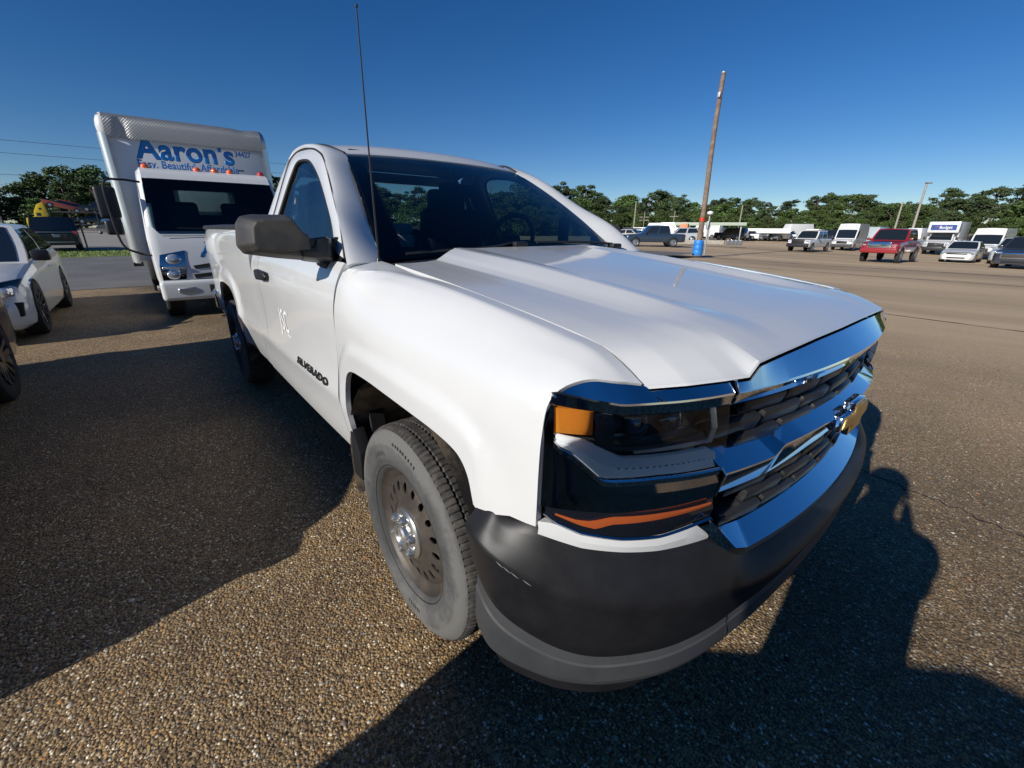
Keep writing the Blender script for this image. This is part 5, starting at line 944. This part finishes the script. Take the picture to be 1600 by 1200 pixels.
LP = thing('light_post', 'thin steel post with a grey box and white lamp head', 'post', (-12.75, 25.75, pz)); tube('post', [(0, 0, -.03), (0, 0, 2.35)], .045, 'galv', LP, 10); rbox('meter_box', (.14, .24, .45), (0, -.05, 1.75), 'galv', LP, .02); bm = bmesh.new(); bmesh.ops.create_uvsphere(bm, u_segments=16, v_segments=10, radius=.15); bm.transform(Matrix.Translation((.05, -.1, 2.45)) @ Matrix.Diagonal((1.2, 1.2, .8, 1))); frombm('lamp_head', bm, 'white_plain', LP)
tag(rbox('orange_drum', (.42, .42, .85), (-13.75, 26.75, pz + .42), 'red_plastic', None, .1, 3), 'red plastic drum behind the wooden pole', 'drum')
LF = thing('loader', 'small orange loader parked under the carport edge', 'loader', lot(-31.5, 55.6), rad(200)); rbox('body', (2.2, 1.3, .8), (0, 0, .95), 'orange_paint', LF, .1); rbox('cage', (1.1, 1.1, .95), (-.1, 0, 1.75), 'orange_paint', LF, .05, 2, None, (.9, .85)); rbox('bucket', (.5, 1.6, .5), (1.5, 0, .5), 'steel_dark', LF, .05)
for x_ in (-.7, .7):
    for s in (-1, 1): road_wheel(LF, x_, s * .72, s, .42, .3, 'galv', 0, 24)
CPT = thing('carport', 'long flat carport with pale green fascia and thin posts', 'carport', (-33.2, 65.0, 0), math.atan2(66.6 - 63.1, -30.2 + 36.9)); rbox('roof', (9.5, 5, .30), (0.4, 0, 2.25), 'carport', CPT, .03); rbox('fascia', (9.6, .08, .42), (0.4, -2.55, 2.25), 'carport', CPT, .01)
for x_ in (-3.6, .5, 4.6):
    for y_ in (-2.2, 2.2): rbox('post', (.14, .14, 2.3), (x_, y_, 1.05), 'galv', CPT, .01)
tag(rbox('storage_trailer', (6.5, 2.3, .7), (-28.0, 73.5, 1.35), 'white_plain', None, .05, 2, (0, 0, .45)), 'long white trailer body beyond the carport', 'trailer')
for k in range(4):
    o = rbox('concrete_block', (.34, .4, .5), (-20.9 + k * .37, 46.4 + k * .12, .2), 'grey_paint', None, .03, 2, (0, 0, .33)); tag(o, 'small dark block in a low row past the barrel', 'block', 'row of dark blocks')
tag(rbox('low_wall', (5.0, .35, .42), (-23.6, 45.4, .18), 'concrete', None, .03, 2, (0, 0, .33)), 'low tan concrete wall left of the block row', 'wall')
def upole(a, d, h, lab, arms=0, lamp=False, r=.13):
    x, y = az(a, d); P_ = thing('power_pole', lab, 'pole', (x, y, float(ground_z(x, y)) - .05)); tube('shaft', [(0, 0, 0), (.05, 0, h * .5), (.08, 0, h)], [r, r * .9, r * .7], 'wood_grey', P_, 10)
    for k in range(arms): rbox('cross_arm', (1.9, .12, .12), (.06, 0, h * (.78 - .12 * k)), 'wood_grey', P_, .01, 1, (0, 0, .6))
    if lamp: rbox('lamp_head', (.7, .35, .18), (.25, 0, h), 'steel_dark', P_, .04)
upole(125.5, 95, 6.7, 'pale bare pole in front of the trees by the windshield edge'); upole(124.4, 98, 5.0, 'slim pole carrying two short cross arms', 2, False, .09); upole(114.0, 95, 5.8, 'pale pole before the trees just past the blue barrel'); upole(100.4, 92, 6.2, 'bare pole rising behind the red pickup', 0, False, .15); upole(99.1, 84, 8.2, 'tall pole with a dark lamp head near the rental truck', 0, True, .16); upole(121.0, 100, 5.2, 'thin pole with cross arm left of the carport', 1, False, .08)
# fence along the verge
for k, y_ in enumerate(np.arange(-22.6, 8, 3.1)):
    fp = thing('fence_post', 'thin dark steel fence post on the grass verge', 'fence post', (-36.3, float(y_), 0), 0, 'fence posts along the verge'); tube('shaft', [(0, 0, -.05), (0, 0, 1.9)], .04, 'steel_dark', fp, 8); tube('cap', [(0, 0, 1.9), (0, 0, 1.94)], [.05, .02], 'steel_dark', fp, 8)
for z_ in (.25, 1.05, 1.85): tag(tube('fence_wire', [(-36.3, -24, z_), (-36.3, 8, z_)], .008, 'steel_dark', None, 5), f'{ {.25: "lowest", 1.05: "middle", 1.85: "top"}[z_] } wire strung along the verge fence', 'wire')
for k, (z_, xw) in enumerate(((13.6, -104), (11.9, -104.6), (8.9, -105))):
    tag(tube('power_line', [(xw, -90 + i * 12, z_ + .6 * ((i - 7) / 7)**2) for i in range(15)], .028, 'steel_dark', None, 5), ['highest', 'middle', 'lowest'][k] + ' power line crossing in front of the left trees', 'wire')
for y_ in (-90, 78): 
    P_ = thing('line_pole', 'tall wooden pole carrying the power lines at the ' + ('near' if y_ < 0 else 'far') + ' end of their span', 'pole', (-104.5, y_, zl(-104))); tube('shaft', [(0, 0, -.3), (0, 0, 14)], [.18, .13], 'wood_grey', P_, 10); rbox('cross_arm', (2.2, .12, .12), (0, 0, 13.2), 'wood_grey', P_, .01)

# ------------------------------------------------------------------ trees
def leaf_cloud(centers, radii, n, size, seed, flat=.75):
    r = np.random.default_rng(seed); w = radii**2; ci = r.choice(len(centers), n, p=w / w.sum()); d = r.normal(size=(n, 3)); d /= np.linalg.norm(d, axis=1)[:, None]
    d[:, 2] *= flat; pos = centers[ci] + d * (radii[ci] * np.where(r.random(n) < .25, r.uniform(.8, 1.5, n), r.uniform(.3, 1.0, n)**.5))[:, None]
    a = r.normal(size=(n, 3)); a /= np.linalg.norm(a, axis=1)[:, None]; b = np.cross(a, r.normal(size=(n, 3))); b /= np.linalg.norm(b, axis=1)[:, None]; s = size * r.uniform(.6, 1.5, n)[:, None]
    V = np.stack([pos - a * s - b * s * .5, pos + a * s * .2 - b * s * .6, pos + a * s + b * s * .3, pos - a * s * .1 + b * s * .7], 1).reshape(-1, 3); tone = r.uniform(0, 1, n) * .55 + .45 * r.random(len(centers))[ci]
    return V, tone
def make_tree(kind, seed):
    r = np.random.default_rng(seed); H = 10.0; br = []
    if kind == 'pine':
        k = 44; zz = r.uniform(3.6, 9.8, k); rad_ = (1.0 - ((zz - 6.4) / 4.4)**2).clip(.12, 1) * 2.5 * r.uniform(.25, 1.1, k); an_ = r.uniform(0, 6.28, k); cen = np.c_[rad_ * np.cos(an_), rad_ * np.sin(an_), zz]; rr = r.uniform(.3, .85, k); br = cen[:14]; V, tone = leaf_cloud(cen, rr, 5200, .13, seed, .55)
    else:
        k = 70; zz = r.uniform(.6, 9.5, k)**1.0; prof_ = np.interp(zz, [0, 2, 5 + seed % 3, 8, 9.6], [2.2, 2.9, 3.0, 1.9, .5]); rad_ = prof_ * r.uniform(.2, 1.08, k)**.7; an_ = r.uniform(0, 6.28, k); cen = np.c_[rad_ * np.cos(an_), rad_ * np.sin(an_), zz]; rr = r.uniform(.35, 1.0, k); br = cen[:14]; V, tone = leaf_cloud(cen, rr, 8000, .14, seed, .75)
    n = len(V) // 4; me = bpy.data.meshes.new('crown'); me.vertices.add(4 * n); me.vertices.foreach_set('co', V.astype(np.float32).ravel()); me.loops.add(4 * n); me.loops.foreach_set('vertex_index', np.arange(4 * n, dtype=np.int32)); me.polygons.add(n); me.polygons.foreach_set('loop_start', np.arange(0, 4 * n, 4, dtype=np.int32)); me.update(); me.validate()
    at = me.attributes.new('tone', 'FLOAT', 'FACE'); at.data.foreach_set('value', tone.astype(np.float32)); me.materials.append(M['leaf_pine' if kind == 'pine' else 'leaf_broad'])
    bm = bmesh.new(); top = 9.0 if kind == 'pine' else 6.5; path = [Vector((.15 * math.sin(z + seed), .15 * math.cos(z * .8 + seed), z)) for z in np.linspace(-.3, top, 8)]
    def limb(pts, r0, r1):
        prev = None
        for i, q in enumerate(pts):
            rr_ = r0 + (r1 - r0) * i / (len(pts) - 1); ring = [bm.verts.new(q + Vector((rr_ * math.cos(a), rr_ * math.sin(a), 0))) for a in np.linspace(0, 2 * math.pi, 7)[:-1]]
            if prev: [bm.faces.new((prev[j], prev[(j + 1) % 6], ring[(j + 1) % 6], ring[j])) for j in range(6)]
            prev = ring
    limb(path, .22, .06)
    for c in br:
        z0 = max(.8, c[2] - r.uniform(.6, 1.6)); z0 = min(z0, top); b0 = Vector((.15 * math.sin(z0 + seed), .15 * math.cos(z0 * .8 + seed), z0)); e = Vector(c); limb([b0, b0.lerp(e, .5) + Vector((0, 0, .1)), e], .07, .02)
    mt = bpy.data.meshes.new('trunk'); bm.to_mesh(mt); bm.free(); mt.materials.append(M['bark']); return me, mt
protos = {'pine': [make_tree('pine', 100 + i) for i in range(5)], 'broad': [make_tree('broad', 200 + i) for i in range(5)]}
def tree(kind, x, y, z, h, i, lab, grp, wide=1.0):
    me, mt = protos[kind][i % 5]; o = thing('pine_tree' if kind == 'pine' else 'broadleaf_tree', lab, 'tree', (x, y, z), (i * 2.399) % 6.28, grp); s = h / 10; o.scale = (s * wide, s * wide, s)
    for nm, m_ in (('crown', me), ('trunk', mt)): c = bpy.data.objects.new(nm, m_); col.objects.link(c); c.parent = o
    return o
ti = 0; R2 = random.Random(5)
for rowd, hmul, step in ((104, .62, 1.1), (114, .86, 1.25), (128, 1.0, 1.4)):
    a_ = 84.0
    while a_ < 150:
        base_h = np.interp(a_, [84, 92, 96, 102, 106, 109, 113, 118, 121, 124, 127, 131, 140, 150], [10.5, 9.6, 9.2, 8.0, 8.6, 7.6, 8.4, 8.4, 9.4, 9.6, 8.8, 11.0, 12.0, 11])
        d_ = rowd + R2.uniform(-6, 6); x_, y_ = az(a_ + R2.uniform(-.6, .6), d_); k_ = 'pine' if R2.random() < (.12 if rowd < 110 else .45 if rowd < 120 else .7) else 'broad'; h_ = base_h * hmul * R2.uniform(.82, 1.12) * d_ / 120
        tree(k_, x_, y_, float(ground_z(x_, y_)) - .1, h_, ti, 'tall pine in the wood along the far edge of the lot' if k_ == 'pine' else 'leafy broadleaf tree in the wood along the far edge of the lot', 'pines of the far wood' if k_ == 'pine' else 'broadleaf trees of the far wood', 1.45 if k_ == 'broad' else 1.25); ti += 1; a_ += step * R2.uniform(.8, 1.2)
for rowd, hmul, step in ((110, .75, 1.7), (122, 1.0, 1.9)):
    a_ = 150.0
    while a_ < 204:
        base_h = np.interp(a_, [150, 172, 178, 182.5, 184, 185.5, 187, 192, 204], [11, 11.5, 12.4, 12.8, 11.6, 9.4, 8.0, 10.4, 10.0]) if True else 0
        d_ = rowd + R2.uniform(-5, 5); x_, y_ = az(a_ + R2.uniform(-.6, .6), d_); k_ = 'pine' if R2.random() < (.25 if rowd < 115 else .6) else 'broad'; h_ = (base_h - .6) * hmul * R2.uniform(.85, 1.08) * d_ / 118
        tree(k_, x_, y_, zl(x_) - .1, h_, ti, 'tall pine behind the car hauler and the road' if k_ == 'pine' else 'broadleaf tree behind the car hauler and the road', 'pines behind the road' if k_ == 'pine' else 'broadleaf trees behind the road', 1.6 if k_ == 'broad' else 1.35); ti += 1; a_ += step * R2.uniform(.8, 1.2)

# ------------------------------------------------------------------ the photographer, out of frame but casting the shadow
def person():
    t = thing('person', 'person in a grey shirt and jeans holding up a phone', 'person', (1.26, -1.81, 0), math.pi / 2); t.scale = (1, 1, .955)
    J = {'pel': ((0, 0, .95), .135), 'sp': ((0, 0, 1.15), .135), 'ch': ((.01, 0, 1.36), .155), 'nk': ((.02, 0, 1.50), .062), 'hd0': ((.04, 0, 1.57), .078), 'hd1': ((.05, 0, 1.66), .098), 'hd2': ((.045, 0, 1.735), .075)}
    E_ = [('pel', 'sp'), ('sp', 'ch'), ('ch', 'nk'), ('nk', 'hd0'), ('hd0', 'hd1'), ('hd1', 'hd2')]
    for s, n in ((1, 'l'), (-1, 'r')):
        J.update({'sh' + n: ((0, s * .19, 1.42), .068), 'el' + n: ((.15, s * .165, 1.14), .050), 'wr' + n: ((.23, s * .10, 1.37), .033), 'pm' + n: ((.265, s * .085, 1.43), .034), 'hp' + n: ((0, s * .10, .88), .098), 'kn' + n: ((.02, s * .12, .49), .064), 'an' + n: ((0, s * .13, .09), .044), 'to' + n: ((.17, s * .15, .04), .040)})
        E_ += [('ch', 'sh' + n), ('sh' + n, 'el' + n), ('el' + n, 'wr' + n), ('wr' + n, 'pm' + n), ('pel', 'hp' + n), ('hp' + n, 'kn' + n), ('kn' + n, 'an' + n), ('an' + n, 'to' + n)]
        for f in range(5):
            a = 'f%d%s' % (f, n); b = 'g%d%s' % (f, n); dz = .028 - .017 * f; J[a] = ((.295 - .02 * (f == 4), s * .08 + s * .008 * (f == 4), 1.445 + dz), .0095); J[b] = ((.312, s * (.055 + .004 * f), 1.452 + dz), .0085); E_ += [('pm' + n, a), (a, b)]
    ks = list(J); me = bpy.data.meshes.new('body'); me.from_pydata([J[k][0] for k in ks], [(ks.index(a), ks.index(b)) for a, b in E_], []); o = bpy.data.objects.new('body', me); col.objects.link(o); o.parent = t
    md = o.modifiers.new('skin', 'SKIN'); md.use_smooth_shade = True
    for i, k in enumerate(ks): me.skin_vertices[0].data[i].radius = (J[k][1] * {'ch': 1.28, 'sp': 1.5, 'pel': 1.6}.get(k, 1), J[k][1] * {'ch': 1.28, 'sp': 1.5, 'pel': 1.6}.get(k, 1)); me.skin_vertices[0].data[i].use_root = (k == 'pel')
    sb = o.modifiers.new('sub', 'SUBSURF'); sb.levels = sb.render_levels = 2
    m, tt, p = newmat('person_skin_and_clothes'); c = N(tt, 'ShaderNodeTexCoord'); sp = N(tt, 'ShaderNodeSeparateXYZ'); tt.links.new(c.outputs['Object'], sp.inputs[0]); mr = N(tt, 'ShaderNodeMapRange'); mr.inputs[2].default_value = 1.8; tt.links.new(sp.outputs[2], mr.inputs[0])
    r_ = ramp(tt, mr.outputs[0], [(0, (.03, .025, .02)), (.06, (.03, .045, .09)), (.53, (.10, .11, .13)), (.835, (.45, .28, .2))]); r_.color_ramp.interpolation = 'CONSTANT'; tt.links.new(r_.outputs[0], p.inputs['Base Color']); me.materials.append(m)
    bm = bmesh.new(); bmesh.ops.create_uvsphere(bm, u_segments=24, v_segments=14, radius=.108); bm.transform(Matrix.Translation((.035, 0, 1.70)) @ Matrix.Diagonal((1.0, .93, .95, 1))); bmesh.ops.delete(bm, geom=[v for v in bm.verts if v.co.z < 1.67 and v.co.x > .06], context='VERTS'); frombm('hair', bm, 'hair', t)
    for s in (-1, 1):
        bm = bmesh.new(); bmesh.ops.create_uvsphere(bm, u_segments=12, v_segments=8, radius=.012); bm.transform(Matrix.Translation((.135, s * .034, 1.66))); frombm('eye', bm, 'white_plain', t); bm = bmesh.new(); bmesh.ops.create_uvsphere(bm, u_segments=10, v_segments=8, radius=.03); bm.transform(Matrix.Translation((.045, s * .098, 1.645)) @ Matrix.Diagonal((.7, .4, 1, 1))); frombm('ear', bm, 'skin', t)
    prism('nose', [(.13, 1.655), (.165, 1.62), (.13, 1.612)], lambda u, v, d: (u, d, v), -.014, .014, 'skin', t, .006, 2); rbox('mouth', (.012, .05, .012), (.132, 0, 1.588), 'skin', t, .004)
    ph = thing('phone', 'black phone held in both hands in front of the chest', 'phone', (1.212, -1.505, 1.392), math.pi / 2); ph.rotation_euler = (rad(0), 0, YAW); rbox('case', (.008, .15, .072), (-.012, 0, 0), 'black_plastic', ph, .004); rbox('screen', (.002, .14, .066), (-.017, 0, 0), 'dark_glass', ph, 0)
person()
